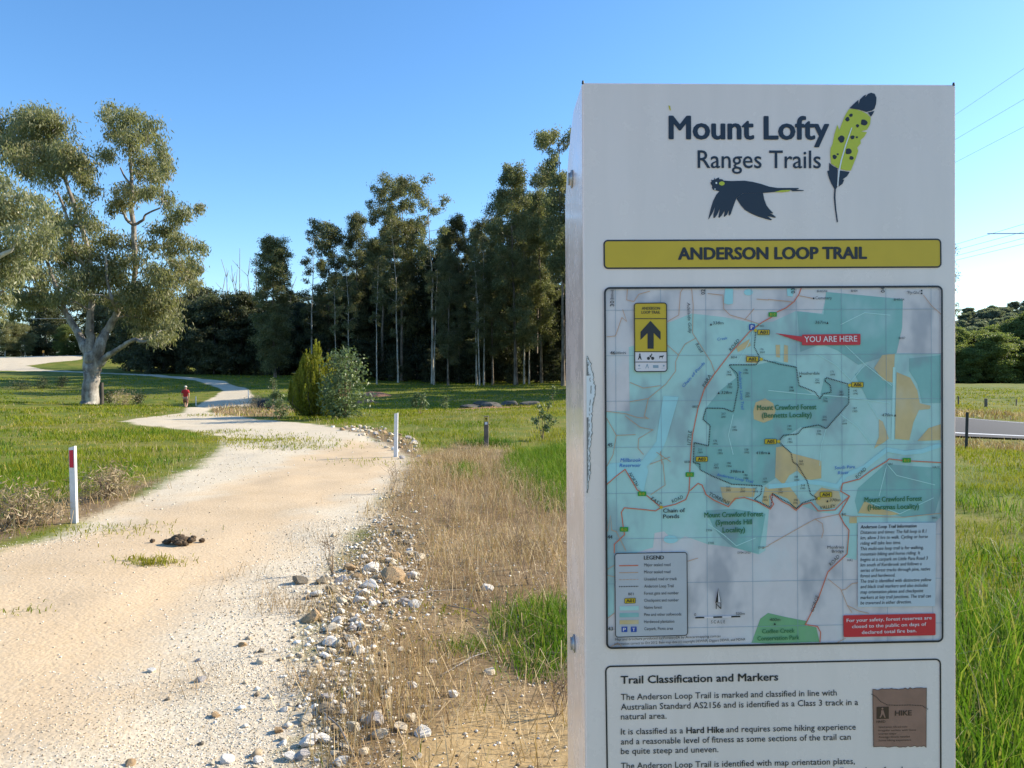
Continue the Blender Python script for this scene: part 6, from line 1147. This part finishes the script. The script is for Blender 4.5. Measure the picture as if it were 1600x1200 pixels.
def icon(polys, m='ink'):
    for P in polys: F.ppoly([A_(*p) for p in P], .004, m)
def disc(x, y, r): return [(x + r * math.cos(a), y + r * math.sin(a)) for a in np.linspace(0, 6.28, 12)[:-1]]
icon([disc(276, 495, 5), [(270, 501), (281, 501), (283, 515), (288, 528), (283, 529), (275, 517), (268, 529), (263, 527), (270, 512)], disc(330, 520, 10), disc(356, 520, 10), [(334, 505), (348, 497), (352, 502), (346, 506), (350, 514), (344, 516)], disc(350, 494, 4), [(398, 505), (420, 503), (424, 498), (424, 508), (418, 512), (418, 521), (415, 521), (414, 513), (402, 513), (400, 521), (397, 521)]])
icon([disc(272, 565, 6), [(262, 582), (284, 582), (284, 584), (262, 584)], [(320, 555), (324, 555), (332, 582), (328, 582), (322, 564), (314, 582), (310, 582)], [(358, 562), (392, 562), (392, 580), (358, 580)], disc(425, 566, 6), [(412, 580), (432, 580), (432, 582), (412, 582)]], 'grid')
F.obj('marker_plate', mapo)
# ---- lower notice
F = Flat(); F.rrect([(945, 1040), (1470, 1028.5), (1471.5, 1420), (951, 1430)], 9, None, None, 2.4, 'ink', .001); npn = F.obj('notice_panel')
F = Flat()
def nl(st, y0, cap, x1, x0=970, sl_=-.021, **k): F.text(st, x0, y0, cap, x1 - x0, px2=(x1, y0 + sl_ * (x1 - x0)), **k)
nl('Trail Classification and Markers', 1068, 12.2, 1217, bold=.022)
nl('The Anderson Loop Trail is marked and classified in line with', 1093.5, 9.8, 1310, bold=.003); nl('Australian Standard AS2156 and is identified as a Class 3 track in a', 1109, 9.8, 1344, bold=.003); nl('natural area.', 1124, 9.8, 1041.5, bold=.003)
nl('It is classified as a', 1147.5, 9.8, 1067.5, bold=.003); nl('Hard Hike', 1145.5, 9.8, 1131, 1072.5, bold=.022); nl('and requires some hiking experience', 1144, 9.8, 1339.5, 1134.5, bold=.003)
nl('and a reasonable level of fitness as some sections of the trail can', 1163, 9.8, 1332.5, bold=.003); nl('be quite steep and uneven.', 1178, 9.8, 1123, bold=.003)
nl('The Anderson Loop Trail is identified with map orientation plates,', 1201, 9.8, 1339, bold=.003); nl('checkpoint numbers and arrow markers with variation. Examples of each are', 1216, 9.8, 1444, bold=.003)
F.obj('notice_lettering', npn)
F = Flat(); g = np.random.default_rng(4)
top_ = [(1363 + 84 * f, 1077 - 2.5 * f + g.normal() * .7) for f in np.linspace(0, 1, 24)]; bot = [(1364.5 + 82 * f, 1166.5 - .5 * f + g.normal() * .8) for f in np.linspace(1, 0, 24)]
F.ppoly(top_ + [(1446.5, 1120 + g.normal()), (1447, 1140)] + bot + [(1363.8, 1130)], .001, 'card'); F.stroke(top_ + bot, .7, .0013, 'cardink', True)
F.stroke([(1361, 1084), (1368, 1088), (1376, 1096), (1386, 1101), (1400, 1101.5), (1420, 1101), (1440, 1102), (1450, 1108)], 1.3, .0014, 'ink', dash=(1.6, 1.0))
F.rrect([(1369, 1104), (1388, 1103.5), (1388, 1122.5), (1369, 1123)], .5, .0014, 'cardink'); F.text('HIKE', 1398, 1117.5, 8, 26, 'cardink', .0015, bold=.03)
F.ppoly([(1378 + 1.6 * math.cos(a), 1106.5 + 1.6 * math.sin(a)) for a in np.linspace(0, 6.28, 10)[:-1]], .0017, 'card'); F.ppoly([(1376, 1109), (1379.5, 1109), (1381, 1114), (1383, 1120.5), (1381.5, 1121), (1378.5, 1115), (1375, 1121), (1373.5, 1120.3), (1376, 1114)], .0017, 'card')
F.text('HARD', 1369, 1129, 4, 14, 'cardink', .0014, bold=.01)
for k, st in enumerate(('Varied terrain, hills and tracks', 'Irregular surface with loose', 'uneven steps', 'Average fitness needed', 'Some hiking experience')): F.text(st, 1372, 1137 + 5.2 * k, 3, (46, 60, 28, 50, 52)[k], 'cardink', .0014)
F.obj('hike_card', npn)
